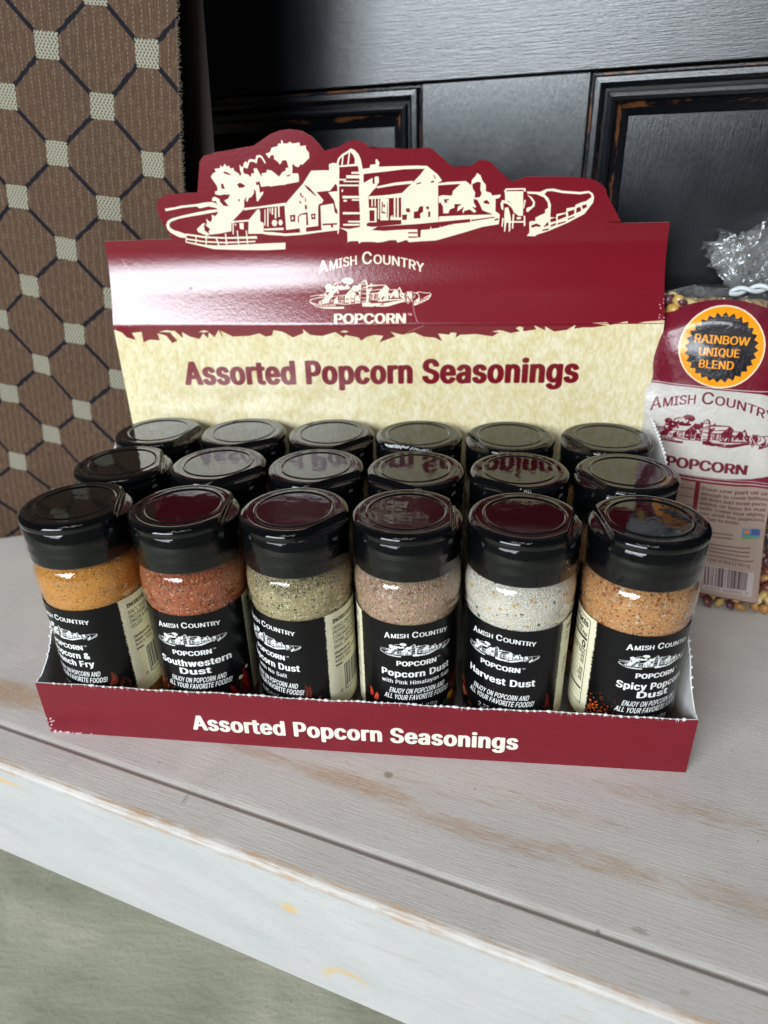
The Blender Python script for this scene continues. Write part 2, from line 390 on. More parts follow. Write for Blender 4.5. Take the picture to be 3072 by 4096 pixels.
(1,[-18.9,233.4,-18.1,235.3,-16.0,237.0,-13.0,238.5,-11.9,239.3,-10.1,238.6,-8.2,236.7,-7.2,234.4,-6.5,230.5,-2.8,230.7,-2.8,232.1,-0.2,232.3,-0.2,234.2,0.6,234.5,1.6,232.9,1.2,231.0,9.3,231.3,9.3,229.5,-6.2,228.2,-6.4,224.2,-1.9,226.5,-1.9,224.1,-0.5,223.2,0.2,222.5,-3.2,219.9,-4.4,218.0,-4.2,213.2,-4.8,206.4,-5.6,206.1,-5.6,204.7,-3.0,204.6,-0.3,204.6,-3.0,202.9,-1.2,202.2,2.6,202.3,8.8,202.4,8.7,198.2,4.8,198.2,2.5,197.5,-0.6,197.2,-4.4,198.0,-8.6,197.9,-9.4,196.7,-10.3,198.1,-14.7,198.0,-15.5,197.3,-15.4,202.4,-16.3,203.1,-19.4,204.4,-14.4,203.8,-9.0,204.6,-8.6,206.8,-8.7,213.3,-8.8,221.7,-8.1,227.3,-8.8,231.9,-10.4,232.6,-10.1,234.5,-10.8,236.4,-12.0,237.5,-13.1,237.2,-15.7,236.1,-17.2,235.0,-18.0,233.1]),
(1,[-16.0,236.5,-15.3,236.6,-16.1,232.0,-16.8,232.4]),
(1,[-12.9,237.6,-12.2,237.5,-13.2,232.1,-13.9,232.5]),
(1,[-18.3,232.1,-8.6,232.8,-8.6,231.7,-18.3,231.4]),
(1,[-12.0,229.3,-8.0,229.3,-8.0,228.3,-12.1,228.4]),
(1,[-18.2,226.4,-14.7,226.3,-14.8,225.6,-18.3,225.7]),
(1,[-14.6,227.9,-8.1,227.8,-8.1,226.3,-14.7,226.5]),
(1,[-16.1,225.5,-8.2,225.3,-8.2,224.7,-16.1,224.9]),
(1,[-18.4,223.9,-8.4,223.7,-8.4,222.9,-18.4,223.1]),
(1,[-17.0,218.9,-8.4,218.7,-8.5,217.6,-17.0,217.7]),
(1,[-16.5,217.1,-14.8,217.1,-14.9,216.2,-16.6,216.2]),
(1,[-12.4,217.3,-8.5,217.2,-8.5,216.5,-12.4,216.6]),
(1,[-17.2,211.6,-8.6,211.4,-8.6,210.4,-17.2,210.5]),
(1,[-14.8,207.6,-8.7,207.5,-8.8,206.6,-14.8,206.8]),
(1,[-17.3,206.2,-9.0,206.1,-9.0,205.2,-17.3,205.3]),
(1,[-17.2,221.7,-16.4,221.7,-16.5,220.6,-17.3,220.6]),
(1,[-1.0,226.5,-0.4,227.1,1.1,226.9,1.2,224.5,-0.5,223.0,-1.2,223.2,-0.5,224.5]),
(1,[24.5,230.9,29.5,227.2,31.6,224.5,29.7,223.6,29.9,208.7,30.2,206.0,19.0,205.9,11.7,205.5,11.8,219.2,16.6,223.3,20.8,227.0,22.9,229.4]),
(1,[-6.3,230.4,-3.1,230.8,-2.9,231.9,-0.1,232.0,-0.1,234.4,1.7,233.1,1.3,231.2,19.1,231.3,24.7,231.0,23.3,229.8,13.2,229.8,5.7,229.1,-6.4,228.2]),
(1,[0.0,222.7,9.0,224.2,17.6,224.8,17.4,223.5,8.9,222.9,0.2,221.8]),
(1,[-7.9,228.4,-6.2,228.4,-6.3,224.4,-1.8,226.4,-2.1,224.1,-1.0,223.7,-0.9,226.4,0.1,227.1,1.2,226.3,1.1,224.4,0.0,222.9,-1.8,221.0,-4.2,218.4,-4.1,214.1,-4.6,206.6,-5.6,205.0,-8.9,204.6]),
(1,[-4.0,218.4,5.9,218.9,12.3,219.6,11.8,217.5,-4.0,217.1]),
(1,[-2.7,217.4,-2.1,217.4,-2.2,213.8,-2.9,213.9]),
(1,[-1.2,217.3,-0.6,217.3,-0.7,213.8,-1.3,213.8]),
(1,[0.5,217.3,1.1,217.3,0.8,208.1,0.2,208.1]),
(1,[1.6,217.3,5.8,217.2,5.5,207.4,1.3,207.4]),
(0,[2.4,215.9,2.9,215.5,2.3,211.6,4.0,211.0,4.0,210.5,2.0,210.8]),
(0,[3.2,214.7,3.7,214.7,3.8,213.3,2.8,213.6]),
(0,[4.9,215.5,5.1,215.5,5.0,208.4,4.7,208.4]),
(1,[-4.4,213.3,-0.3,213.2,-0.5,206.6,-4.6,206.6]),
(0,[-3.9,212.1,-1.4,212.1,-1.6,207.1,-4.0,207.2]),
(1,[8.2,217.6,9.1,217.5,8.9,208.5,8.0,208.5]),
(1,[9.8,217.5,10.6,217.5,10.5,208.5,9.6,208.5]),
(1,[6.3,208.8,11.9,208.7,11.9,207.4,6.3,207.5]),
(1,[6.3,208.8,7.4,209.9,7.6,208.7]),
(0,[14.1,212.6,15.8,212.7,16.2,210.9,14.3,211.0]),
(0,[12.2,209.8,14.7,209.8,14.3,207.4,12.3,207.5]),
(0,[18.0,211.0,19.9,211.3,20.8,213.4,22.5,213.4,22.5,211.0,21.0,210.1,21.2,208.1,17.9,208.0]),
(0,[23.9,213.2,25.4,213.3,25.2,212.0,24.2,212.2]),
(0,[25.0,211.0,26.0,211.0,26.0,208.6,25.0,208.6]),
(0,[19.1,223.1,19.5,223.7,21.6,224.0,21.6,223.6]),
(0,[27.2,227.1,27.7,226.9,28.7,225.5,28.3,225.4]),
(0,[26.2,224.3,27.7,224.6,27.7,223.9,26.4,223.7]),
(1,[-9.1,205.0,-5.6,205.0,-2.7,204.5,7.8,205.2,19.0,206.0,30.2,206.3,30.2,208.7,42.9,209.1,57.3,209.2,58.9,209.9,59.8,209.0,59.5,204.7,51.6,203.6,43.2,201.3,34.6,199.1,29.0,197.7,20.7,197.4,15.5,197.1,14.2,198.2,9.8,197.0,8.5,198.7,1.4,197.3,-4.3,197.6,-9.4,197.6]),
(0,[-5.5,206.2,1.3,206.8,11.7,207.1,11.7,206.1,-2.7,205.2,-5.5,205.3]),
(0,[-3.0,203.1,-0.1,204.6,19.0,205.4,45.5,207.3,45.6,205.9,36.6,205.1,36.4,204.5,36.0,205.0,31.1,203.8,30.9,204.6,30.6,203.6,26.6,203.2,26.4,204.6,25.9,203.0,21.4,202.7,21.2,199.3,19.9,199.3,19.7,203.1,14.7,203.1,8.6,202.9,2.9,202.6]),
(0,[46.0,206.9,57.3,208.1,57.4,207.7,46.0,206.3]),
(0,[15.1,201.8,19.6,201.7,19.6,201.1,15.1,201.2]),
(0,[15.1,199.8,19.6,199.7,19.6,199.2,15.1,199.2]),
(0,[57.4,207.1,59.3,207.4,59.1,206.7,57.6,206.3]),
(1,[29.6,223.4,34.2,223.9,42.9,224.1,45.4,222.3,45.8,224.6,47.4,226.1,48.1,227.5,49.8,226.4,50.8,224.1,52.5,222.2,52.6,219.5,55.1,218.7,55.6,217.6,59.8,217.9,59.4,216.5,57.4,216.0,57.6,210.6,59.4,209.4,57.3,208.8,51.3,211.1,49.9,213.8,48.6,215.8,46.9,216.2,47.0,214.7,48.3,212.7,47.9,212.3,46.2,212.8,48.4,210.8,47.5,210.0,45.0,211.6,42.5,210.9,42.1,209.7,41.6,210.9,42.4,212.8,39.1,210.7,39.4,212.9,41.1,214.0,37.7,214.1,37.8,212.5,35.6,211.8,34.8,210.0,32.3,210.1,32.2,213.0,30.9,215.0,30.1,214.6,29.9,217.7,31.7,218.2,36.4,217.9,36.8,219.9,40.4,222.9,29.6,222.5]),
(0,[46.0,222.7,48.3,223.6,50.0,223.4,49.9,220.3,50.6,218.4,49.8,216.9,47.3,216.8,47.6,218.9,46.3,220.8]),
(0,[32.6,216.3,35.1,216.4,34.7,215.9,33.5,215.5,34.8,214.9,32.9,214.8]),
(0,[51.6,215.0,53.2,215.7,54.5,214.5,54.5,213.8,52.0,214.2]),
(1,[61.6,218.9,62.2,219.3,70.3,219.2,70.9,208.3,68.9,208.2,66.3,210.0,66.1,212.7,63.5,215.1,62.0,214.7]),
(1,[61.2,219.3,61.9,220.5,71.2,220.5,71.6,219.0,70.7,218.9,70.4,219.5,62.2,219.3,61.6,218.7]),
(0,[62.4,219.7,70.2,219.8,70.2,219.3,62.4,219.3]),
(1,[59.8,214.0,60.5,215.5,63.0,215.1,66.1,213.1,67.6,209.9,66.7,209.5,65.3,211.9,63.1,213.7,61.2,214.1,61.4,210.8,60.3,211.6]),
(1,[62.0,212.0,63.6,212.3,64.7,209.2,65.2,206.9,65.2,201.7,64.5,200.9,64.1,206.1,63.2,205.7,62.8,201.3,62.2,201.3,61.9,209.3]),
(1,[65.9,209.2,66.8,209.2,66.6,202.7,65.9,202.4]),
(1,[61.0,207.7,61.8,207.3,61.4,203.3,60.8,203.8]),
(1,[62.7,206.1,71.6,206.0,71.6,205.2,62.8,205.3]),
(1,[71.2,208.3,72.0,208.3,72.4,204.0,71.6,203.4]),
(1,[70.9,215.3,71.8,215.3,71.2,211.4,70.7,211.8]),
(1,[67.9,207.8,70.0,207.8,70.0,206.8,68.0,206.8]),
(1,[72.0,217.9,74.6,216.4,76.2,214.4,76.2,212.5,73.0,209.8,72.3,210.3,72.4,211.8,74.8,212.5,75.3,214.1,73.8,216.0]),
(1,[71.9,219.0,78.1,218.7,81.2,219.9,84.5,220.0,88.7,219.0,96.9,218.3,100.9,218.7,103.0,217.5,103.7,215.8,103.5,213.5,100.0,208.6,92.5,204.8,84.1,201.4,77.9,199.5,77.6,198.9,73.3,199.1,74.5,200.8,74.1,205.5,74.9,205.9,77.0,205.9,76.9,207.4,78.9,208.4,81.3,209.3,81.2,210.9,82.6,211.6,82.2,213.9,80.3,216.2,76.5,217.7,72.4,218.0]),
(0,[80.4,217.6,81.4,218.8,83.8,218.9,88.8,217.9,97.0,217.2,101.0,217.7,102.2,216.9,102.4,215.9,100.2,214.3,98.0,213.8,95.4,212.7,95.1,211.8,91.3,211.3,91.2,209.5,86.8,208.8,86.7,207.3,84.0,207.5,83.8,213.1,82.5,215.8]),
(0,[84.2,206.7,86.6,207.2,87.0,205.7,84.2,205.2]),
(0,[87.5,207.8,91.2,208.9,91.5,207.6,87.6,206.1]),
(0,[92.0,209.8,95.0,210.6,95.2,208.9,92.6,207.6]),
(0,[96.0,211.3,97.8,211.8,98.3,210.0,96.0,209.1]),
(0,[98.5,212.4,100.4,212.8,100.8,211.7,99.3,210.8,98.7,211.3]),
(0,[84.7,204.1,87.0,204.8,86.9,203.9,84.6,203.1]),
(0,[88.0,204.8,91.5,205.6,91.4,205.1,87.7,204.0]),
(0,[92.3,206.7,95.5,207.8,95.4,207.3,92.6,206.1]),
(0,[80.7,201.9,83.8,202.4,83.6,201.7,80.7,201.3]),
(0,[75.1,203.9,77.5,204.7,79.7,203.9,79.3,203.1,77.6,203.5,75.6,202.8]),
(0,[81.0,203.0,83.0,205.5,83.5,203.9])]
OUTL=[-106.3,200.5,-110.0,207.8,-111.7,212.5,-111.8,216.5,-110.1,219.3,-106.0,221.2,-97.8,221.7,-89.7,221.9,-85.5,223.5,-84.3,225.7,-85.0,228.8,-86.2,232.0,-86.6,235.2,-84.3,237.8,-77.7,239.3,-66.2,240.2,-59.0,241.6,-54.6,243.5,-50.1,246.2,-45.1,247.7,-40.2,248.0,-34.8,247.2,-30.2,244.7,-27.0,241.6,-24.7,238.6,-19.6,238.4,-17.4,240.2,-13.2,242.2,-9.8,242.7,-5.7,241.7,-3.1,239.8,-1.7,238.6,15.2,238.4,25.4,238.6,28.7,236.6,32.8,232.9,36.2,230.4,41.0,230.0,45.0,230.6,48.3,232.6,51.0,232.9,54.3,232.1,57.8,228.7,61.4,225.0,64.4,223.7,67.5,224.0,70.7,225.4,82.7,225.2,93.4,224.8,101.4,223.8,106.2,221.8,108.9,219.1,109.5,216.6,108.5,213.5,105.7,209.2,103.2,205.1]
TORN=[-142.5,156.3,-138.6,155.0,-136.3,152.3,-131.5,151.0,-132.9,154.7,-127.3,155.4,-127.3,149.7,-123.5,151.2,-118.0,150.8,-118.7,154.6,-113.9,153.2,-111.3,149.3,-108.3,150.6,-112.3,155.8,-108.9,155.8,-104.9,151.9,-105.1,155.2,-101.1,152.8,-95.8,151.5,-93.5,154.5,-91.2,151.9,-90.2,155.0,-87.5,152.4,-84.7,156.3,-82.9,151.5,-83.6,155.8,-77.5,152.8,-68.4,153.2,-62.9,154.5,-59.5,152.8,-56.0,153.5,-55.1,156.2,-50.3,155.4,-44.8,152.4,-39.1,154.7,-39.3,156.7,-35.5,153.7,-29.3,153.2,-22.2,155.2,-18.0,152.4,-17.1,153.7,-10.2,152.4,-8.9,150.7,-5.8,152.8,-1.6,153.7,2.7,153.2,0.7,149.9,8.9,152.9,6.5,155.3,12.5,153.7,18.6,154.9,23.7,152.7,29.2,152.3,33.0,150.4,30.9,154.3,36.6,153.8,37.3,154.8,40.3,154.7,39.9,152.3,42.1,153.7,50.3,154.1,58.6,152.9,63.0,155.9,67.5,154.6,72.0,155.5,69.9,157.1,71.8,158.0,73.8,157.3,73.3,155.9,74.7,155.6,80.0,156.5,78.9,158.5,84.5,156.0,84.3,158.0,89.0,155.4,95.1,156.2,99.1,158.7,98.6,156.3,102.1,157.4,107.3,157.4,114.2,158.3,107.1,159.5,114.3,159.8,115.9,158.5,124.1,160.3,124.6,159.0,128.9,159.3,133.2,160.1,140.9,160.5]
# ================================================================== materials
def m_paint():
    """distressed white paint over pine; object space: x along the shelf, y depth, z up (mm)"""
    N = NT('painted_wood'); P = N.coord()
    x, y, z = N.sep(P)[:3]
    g = N.noise(N.comb(N.math('MULTIPLY', x, .035), N.math('MULTIPLY', y, 1.3), N.math('MULTIPLY', z, 1.3)), 1, 6, .65)
    g2 = N.noise(N.comb(N.math('MULTIPLY', x, .09), N.math('MULTIPLY', y, 2.2), N.math('MULTIPLY', z, 2.2)), 1, 5, .7)
    big = N.noise(N.comb(N.math('ADD', N.math('MULTIPLY', x, .02), N.math('MULTIPLY', z, .031)), N.math('MULTIPLY', y, .035), N.math('MULTIPLY', z, .05)), 1, 3, .5)
    # worn places: (x, y, half length, half width, strength)
    wear = None
    for (px, py, lx, ly, st) in ((-196, 37, 34, 10, .36), (-54, 47, 30, 4, .2), (-10, 47, 40, 7, .26), (45, 42, 50, 6, .20), (95, 46, 45, 7, .19), (150, 48, 50, 9, .18), (120, 83, 50, 8, .16), (70, 64, 50, 5, .12), (190, 60, 60, 20, .2), (-150, 80, 40, 6, .1), (20, 56, 60, 4, .1)):
        dx = N.math('DIVIDE', N.math('SUBTRACT', x, px), lx); dy = N.math('DIVIDE', N.math('SUBTRACT', y, py), ly)
        d = N.math('ADD', N.math('MULTIPLY', dx, dx), N.math('MULTIPLY', dy, dy))
        w = N.math('MULTIPLY', N.math('SUBTRACT', 1, d, clamp=True), st)
        wear = w if wear is None else N.math('MAXIMUM', wear, w)
    # edges of the front board: wear near its arris
    e = N.math('ABSOLUTE', N.math('SUBTRACT', N.math('ADD', y, N.math('MULTIPLY', z, -1)), 2.0))
    e = N.math('MULTIPLY', N.math('SUBTRACT', 1, N.math('DIVIDE', e, 1.5), clamp=True), N.math('LESS_THAN', y, 4.5))
    e = N.math('MULTIPLY', e, N.math('GREATER_THAN', z, -3.6))
    en = N.noise(N.comb(N.math('MULTIPLY', x, .05), 3.1, 0.2), 1, 4, .6)
    ew = N.math('MULTIPLY', e, N.math('MULTIPLY_ADD', en, 1.8, -.55))
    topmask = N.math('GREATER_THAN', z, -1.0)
    g3 = N.noise(N.comb(N.math('MULTIPLY', x, .05), N.math('ADD', N.math('MULTIPLY', y, 3.0), N.math('MULTIPLY', x, .02)), N.math('MULTIPLY', z, 2.2)), 1, 7, .74)
    g4 = N.noise(N.comb(N.math('MULTIPLY', x, .11), N.math('MULTIPLY', y, 5.5), N.math('MULTIPLY', z, 3)), 1, 4, .7)
    th = N.math('ADD', N.math('ADD', g3, N.math('MULTIPLY', wear, N.math('MULTIPLY', topmask, .66))), N.math('MULTIPLY', ew, .42))
    bare = N.math('MULTIPLY', N.ramp(th, [(.59, 0), (.65, 1)]), N.ramp(g4, [(.43, .0), (.50, 1)]))
    dark = N.ramp(N.math('ADD', g2, N.math('MULTIPLY', wear, .25)), [(.66, 0), (.76, 1)])
    paint = N.mix(N.ramp(big, [(.3, 0), (.7, 1)]), (.50, .50, .50), (.58, .575, .565))
    paint = N.mix(N.math('MULTIPLY', N.ramp(g2, [(.35, 0), (.7, 1)]), .22), paint, (.44, .43, .42))
    paint = N.mix(N.math('MULTIPLY', topmask, .85), paint, N.mix(1.0, paint, (1.20, 1.13, 1.06), 'MULTIPLY'))  # top coloured lighter and warmer to balance its light against the face
    wood = N.mix(g2, (.44, .235, .095), (.58, .37, .20))
    col = N.mix(N.math('MULTIPLY', bare, .82), paint, wood)
    col = N.mix(N.math('MULTIPLY', dark, .42), col, (.26, .17, .12))
    # knots bleeding through on the front face (x, z, size)
    for (kx, kz, sx, sz, ring) in ((-17.2, -20.2, 4.2, 3.0, 0), (5.5, -55.5, 13, 11, 1), (-175, -9, 30, 2.2, 0)):
        dx = N.math('DIVIDE', N.math('SUBTRACT', x, kx), sx); dz = N.math('DIVIDE', N.math('SUBTRACT', z, kz), sz)
        d = N.math('SQRT', N.math('ADD', N.math('MULTIPLY', dx, dx), N.math('MULTIPLY', dz, dz)))
        d = N.math('ADD', d, N.math('MULTIPLY', N.math('SUBTRACT', g2, .5), .7))
        if ring: k = N.math('MULTIPLY', N.ramp(d, [(.56, 0), (.70, .8), (.80, .4), (1.0, .0)]), N.ramp(N.math('ADD', dz, N.math('MULTIPLY', dx, -.35)), [(.0, 0), (.55, 1)]))
        else: k = N.ramp(d, [(.45, .7), (.75, .5), (1.0, 0)])
        k = N.math('MULTIPLY', k, N.math('LESS_THAN', y, .6))
        col = N.mix(k, col, (.70, .45, .14))
    # rubbed dirt lines on the face
    fl = N.noise(N.comb(N.math('ADD', N.math('MULTIPLY', x, .021), N.math('MULTIPLY', z, .037)), N.math('MULTIPLY', z, .55), 4.2), 1, 5, .7)
    sp = N.noise(N.comb(N.math('MULTIPLY', x, .6), N.math('MULTIPLY', z, 1.2), N.math('MULTIPLY', y, 1.2)), 1, 3, .8)
    dirt = N.math('MULTIPLY', N.ramp(fl, [(.55, 0), (.64, .8)]), N.ramp(sp, [(.45, 0), (.62, 1)]))
    col = N.mix(N.math('MULTIPLY', dirt, .42), col, (.30, .29, .27))
    spk = N.ramp(N.noise(P, .35, 2, .5), [(.765, 0), (.79, 1)])
    col = N.mix(N.math('MULTIPLY', spk, .6), col, (.20, .15, .11))
    # small dents, a nail-head knot and a split running in from the groove (x, y, half sizes, darkness)
    for (kx, ky, sx, sy, st) in ((1.7, 56, 2.6, 2.2, .75), (-71.9, 14.6, .55, 3.6, .6), (-70.8, 13.5, .4, 2.4, .4), (105, 24.6, 3.2, 1.6, .5), (92, 19.6, 1.1, .8, .85), (-60, 70, .6, .5, .7), (38, 62, .7, .5, .7), (-95, 27, 1.2, .5, .5), (22, 34, .6, .5, .6), (60, 33, 2.2, .5, .3), (119, 9, 1.6, 1.2, .3), (-120, 50, 1.4, .5, .4)):
        dx = N.math('DIVIDE', N.math('SUBTRACT', x, kx), sx); dy = N.math('DIVIDE', N.math('SUBTRACT', y, ky), sy)
        d = N.math('SQRT', N.math('ADD', N.math('MULTIPLY', dx, dx), N.math('MULTIPLY', dy, dy)))
        d = N.math('ADD', d, N.math('MULTIPLY', N.math('SUBTRACT', N.noise(P, .9, 3, .7), .5), 1.6))
        k = N.math('MULTIPLY', N.math('MULTIPLY', N.ramp(d, [(.55, st), (1.0, 0)]), topmask), 1)
        col = N.mix(N.math('MULTIPLY', k, .8), col, (.20, .13, .085))
    hgt = N.math('SUBTRACT', N.math('ADD', N.math('MULTIPLY', g, .6), N.math('MULTIPLY', g2, .5)), N.math('MULTIPLY', bare, .25))
    br = N.noise(N.comb(N.math('MULTIPLY', x, .7), N.math('MULTIPLY', y, 1.6), N.math('MULTIPLY', z, 1.6)), 1, 4, .6)
    hgt = N.math('ADD', hgt, N.math('MULTIPLY', br, .35))
    N.set(Base_Color=col, Roughness=N.math('MULTIPLY_ADD', bare, .2, .5), Normal=N.bump(hgt, .45, .0006))
    N.b.inputs['Specular IOR Level'].default_value = .4
    return N.m
def m_black(name, vertical, worn=0.0):
    N = NT(name); P = N.coord(); x, y, z = N.sep(P)[:3]
    a, b = (.9, .07) if vertical else (.05, 1.0)
    g = N.noise(N.comb(N.math('MULTIPLY', x, a), N.math('MULTIPLY', y, .5), N.math('MULTIPLY', z, b)), 1, 6, .65)
    f = N.noise(N.comb(N.math('MULTIPLY', x, a*1.6+.25), N.math('MULTIPLY', y, 1), N.math('MULTIPLY', z, b*1.2+.2)), 1, 4, .7)
    blot = N.noise(P, .05, 3, .5)
    bare = N.ramp(N.math('ADD', N.noise(N.comb(N.math('MULTIPLY', x, .05 if not vertical else .3), 2.2, N.math('MULTIPLY', z, .3 if not vertical else .05)), 1, 5, .6), N.math('MULTIPLY', f, .15)), [(.66-worn*.08, 0), (.72-worn*.08, 1)])
    col = N.mix(N.math('MULTIPLY', bare, min(1, .15+worn)), (.004, .005, .007), (.24, .085, .03))
    if not worn: col = N.mix(blot, (.003, .004, .006), (.006, .007, .010))
    N.set(Base_Color=col, Roughness=N.math('MULTIPLY_ADD', blot, .06, .16 if vertical else .22), Normal=N.bump(N.math('ADD', g, N.math('MULTIPLY', f, .7)), .12 if vertical else .18, .0011))
    N.b.inputs['Specular IOR Level'].default_value = .8
    return N.m
def m_concrete():
    N = NT('concrete'); P = N.coord()
    n1 = N.noise(P, .006, 4, .6, 1.0); n2 = N.noise(N.coord(scale=(250, 1100, 900), rot=(0, 0, -.25)), .11, 8, .72, .4); n3 = N.noise(P, .30, 4, .6)
    col = N.mix(N.ramp(n1, [(.35, 0), (.65, 1)]), (.33, .34, .25), (.58, .56, .43))
    col = N.mix(N.math('MULTIPLY', N.ramp(n2, [(.5, 0), (.72, 1)]), .22), col, (.27, .28, .21))
    col = N.mix(N.math('MULTIPLY', N.ramp(n3, [(.63, 0), (.70, 1)]), .55), col, (.13, .13, .10))
    N.set(Base_Color=col, Roughness=.6, Normal=N.bump(N.math('ADD', n2, N.math('MULTIPLY', n3, .5)), .28, .004)); return N.m
def m_fabric():
    """brown jacquard: UV u,v count the repeats of the pattern"""
    N = NT('jacquard_cloth'); tc = N.n('ShaderNodeTexCoord'); uv = tc.outputs['UV']
    P = N.coord(); wob = N.math('MULTIPLY', N.math('SUBTRACT', N.noise(P, .35, 3, .6), .5), .035)
    u, v, _ = N.sep(uv)[:3]
    uw = N.math('ADD', u, wob); vw = N.math('ADD', v, wob)
    def fr(a, o): return N.math('ABSOLUTE', N.math('SUBTRACT', N.math('FRACT', N.math('ADD', a, .5+o)), .5))
    fu, fv = fr(uw, 0), fr(vw, 0); gu, gv = fr(uw, .5), fr(vw, .5)
    def sq(a, b): return N.math('LESS_THAN', N.math('MAXIMUM', N.math('DIVIDE', a, .117), N.math('DIVIDE', b, .122)), 1)
    s_ = N.math('MAXIMUM', sq(fu, fv), sq(gu, gv))
    ln = N.math('LESS_THAN', N.math('ABSOLUTE', N.math('SUBTRACT', fu, fv)), .031)
    # weave in mm
    U = N.math('MULTIPLY', u, 55); V = N.math('MULTIPLY', v, 47.5)
    thr = N.n('ShaderNodeTexNoise', noise_dimensions='2D', i_Scale=1, i_Detail=2); N.put(thr.inputs['Vector'], N.comb(N.math('MULTIPLY', U, 1.5), N.math('MULTIPLY', V, .22), 0))
    slub = N.ramp(thr.outputs[0], [(.50, 0), (.78, 1)])
    ck = N.math('MULTIPLY', N.math('SINE', N.math('MULTIPLY', U, 7.2)), N.math('SINE', N.math('MULTIPLY', V, 6.6)))
    ck01 = N.math('MULTIPLY_ADD', ck, .5, .5)
    base = N.mix(ck01, (.018, .009, .005), (.145, .086, .052))
    wp = N.math('MULTIPLY', N.math('GREATER_THAN', N.math('SINE', N.math('MULTIPLY', U, 1.38)), .93), N.math('GREATER_THAN', N.math('SINE', N.math('ADD', N.math('MULTIPLY', V, 3.3), N.math('MULTIPLY', U, 2.0))), -.1))
    base = N.mix(N.math('MULTIPLY', wp, .55), base, (.34, .25, .18))
    base = N.mix(N.math('MULTIPLY', slub, .5), base, (.26, .175, .115))
    base = N.mix(N.math('MULTIPLY', N.noise(P, .02, 2, .5), .5), base, (.075, .043, .03))
    ch = N.math('MULTIPLY', N.math('SINE', N.math('ADD', N.math('MULTIPLY', U, 3.1), N.math('MULTIPLY', N.math('SINE', N.math('MULTIPLY', V, 3.6)), .9))), N.math('SINE', N.math('MULTIPLY', V, 2.4)))
    ch01 = N.math('MULTIPLY_ADD', ch, .5, .5)
    sqc = N.mix(N.ramp(ch01, [(.1, 0), (.5, 1)]), (.035, .032, .025), (.33, .31, .235))
    col = N.mix(ln, base, (.007, .007, .012)); col = N.mix(s_, col, sqc)
    h = N.math('ADD', N.math('MULTIPLY', ck01, .25), N.math('MULTIPLY', s_, N.math('MULTIPLY', ch01, 1.2)))
    N.b.inputs['Specular IOR Level'].default_value = .12
    N.set(Base_Color=col, Roughness=.7, Normal=N.bump(h, .6, .0006))
    return N.m
def plain(name, col, rough=.5, spec=.5, bump=None, coat=0):
    N = NT(name); N.set(Base_Color=(*col, 1), Roughness=rough); N.b.inputs['Specular IOR Level'].default_value = spec
    if coat: N.b.inputs['Coat Weight'].default_value = coat; N.b.inputs['Coat Roughness'].default_value = .12
    P = N.coord()
    if bump: N.set(Normal=N.bump(N.noise(P, bump[0], 3, .6), bump[1], bump[2]))
    return N.m
def m_print(name, img, rough=.35, spec=.5, bump=(1.2, .12, .0003), coat=0, coatr=.1):
    N = NT(name); tx = N.n('ShaderNodeTexImage', image=img, interpolation='Cubic', extension='EXTEND')
    tc = N.n('ShaderNodeTexCoord'); N.put(tx.inputs[0], tc.outputs['UV'])
    N.set(Base_Color=tx.outputs[0], Roughness=rough); N.b.inputs['Specular IOR Level'].default_value = spec
    if coat: N.b.inputs['Coat Weight'].default_value = coat; N.b.inputs['Coat Roughness'].default_value = coatr
    N.set(Normal=N.bump(N.noise(N.coord(), bump[0], 4, .65), bump[1], bump[2])); return N.m
def m_film(name, tint=(1, 1, 1), rough=.03, ior=1.45, boost=1.0, bump=None, haze=0):
    """thin clear plastic: see-through with Fresnel gloss"""
    N = NT(name); N.t.nodes.remove(N.b)
    tr = N.n('ShaderNodeBsdfTransparent', i_0=(*tint, 1)); gl = N.n('ShaderNodeBsdfGlossy', i_Color=(1, 1, 1, 1), i_Roughness=rough)
    geo = N.n('ShaderNodeNewGeometry'); fr = N.n('ShaderNodeFresnel'); N.put(fr.inputs['IOR'], N.math('ADD', N.math('MULTIPLY', geo.outputs['Backfacing'], 1/ior-ior), ior))
    if bump:
        b = N.bump(N.noise(N.coord(), bump[0], 3, .6, bump[3] if len(bump) > 3 else 0), bump[1], bump[2]); N.put(gl.inputs['Normal'], b); N.put(fr.inputs['Normal'], b)
    mx = N.n('ShaderNodeMixShader'); N.put(mx.inputs[0], N.math('MULTIPLY', fr, boost, clamp=True)); N.put(mx.inputs[1], tr); N.put(mx.inputs[2], gl)
    last = mx
    if haze:
        df = N.n('ShaderNodeBsdfDiffuse', i_Color=(.85, .87, .88, 1)); m2 = N.n('ShaderNodeMixShader', i_0=haze); N.put(m2.inputs[1], mx); N.put(m2.inputs[2], df); last = m2
    N.put(N.out.inputs[0], last); return N.m
def m_capblack():
    N = NT('black_plastic'); P = N.coord()
    n = N.noise(P, .25, 2, .5); s = N.ramp(N.noise(P, 2.2, 2, .6), [(.71, 0), (.76, 1)])
    N.set(Base_Color=N.mix(N.math('MULTIPLY', s, .25), (.002, .0024, .003), (.30, .28, .25)), Roughness=N.math('MULTIPLY_ADD', n, .05, .02), Normal=N.bump(n, .04, .0012))
    N.b.inputs['Specular IOR Level'].default_value = .42
    return N.m
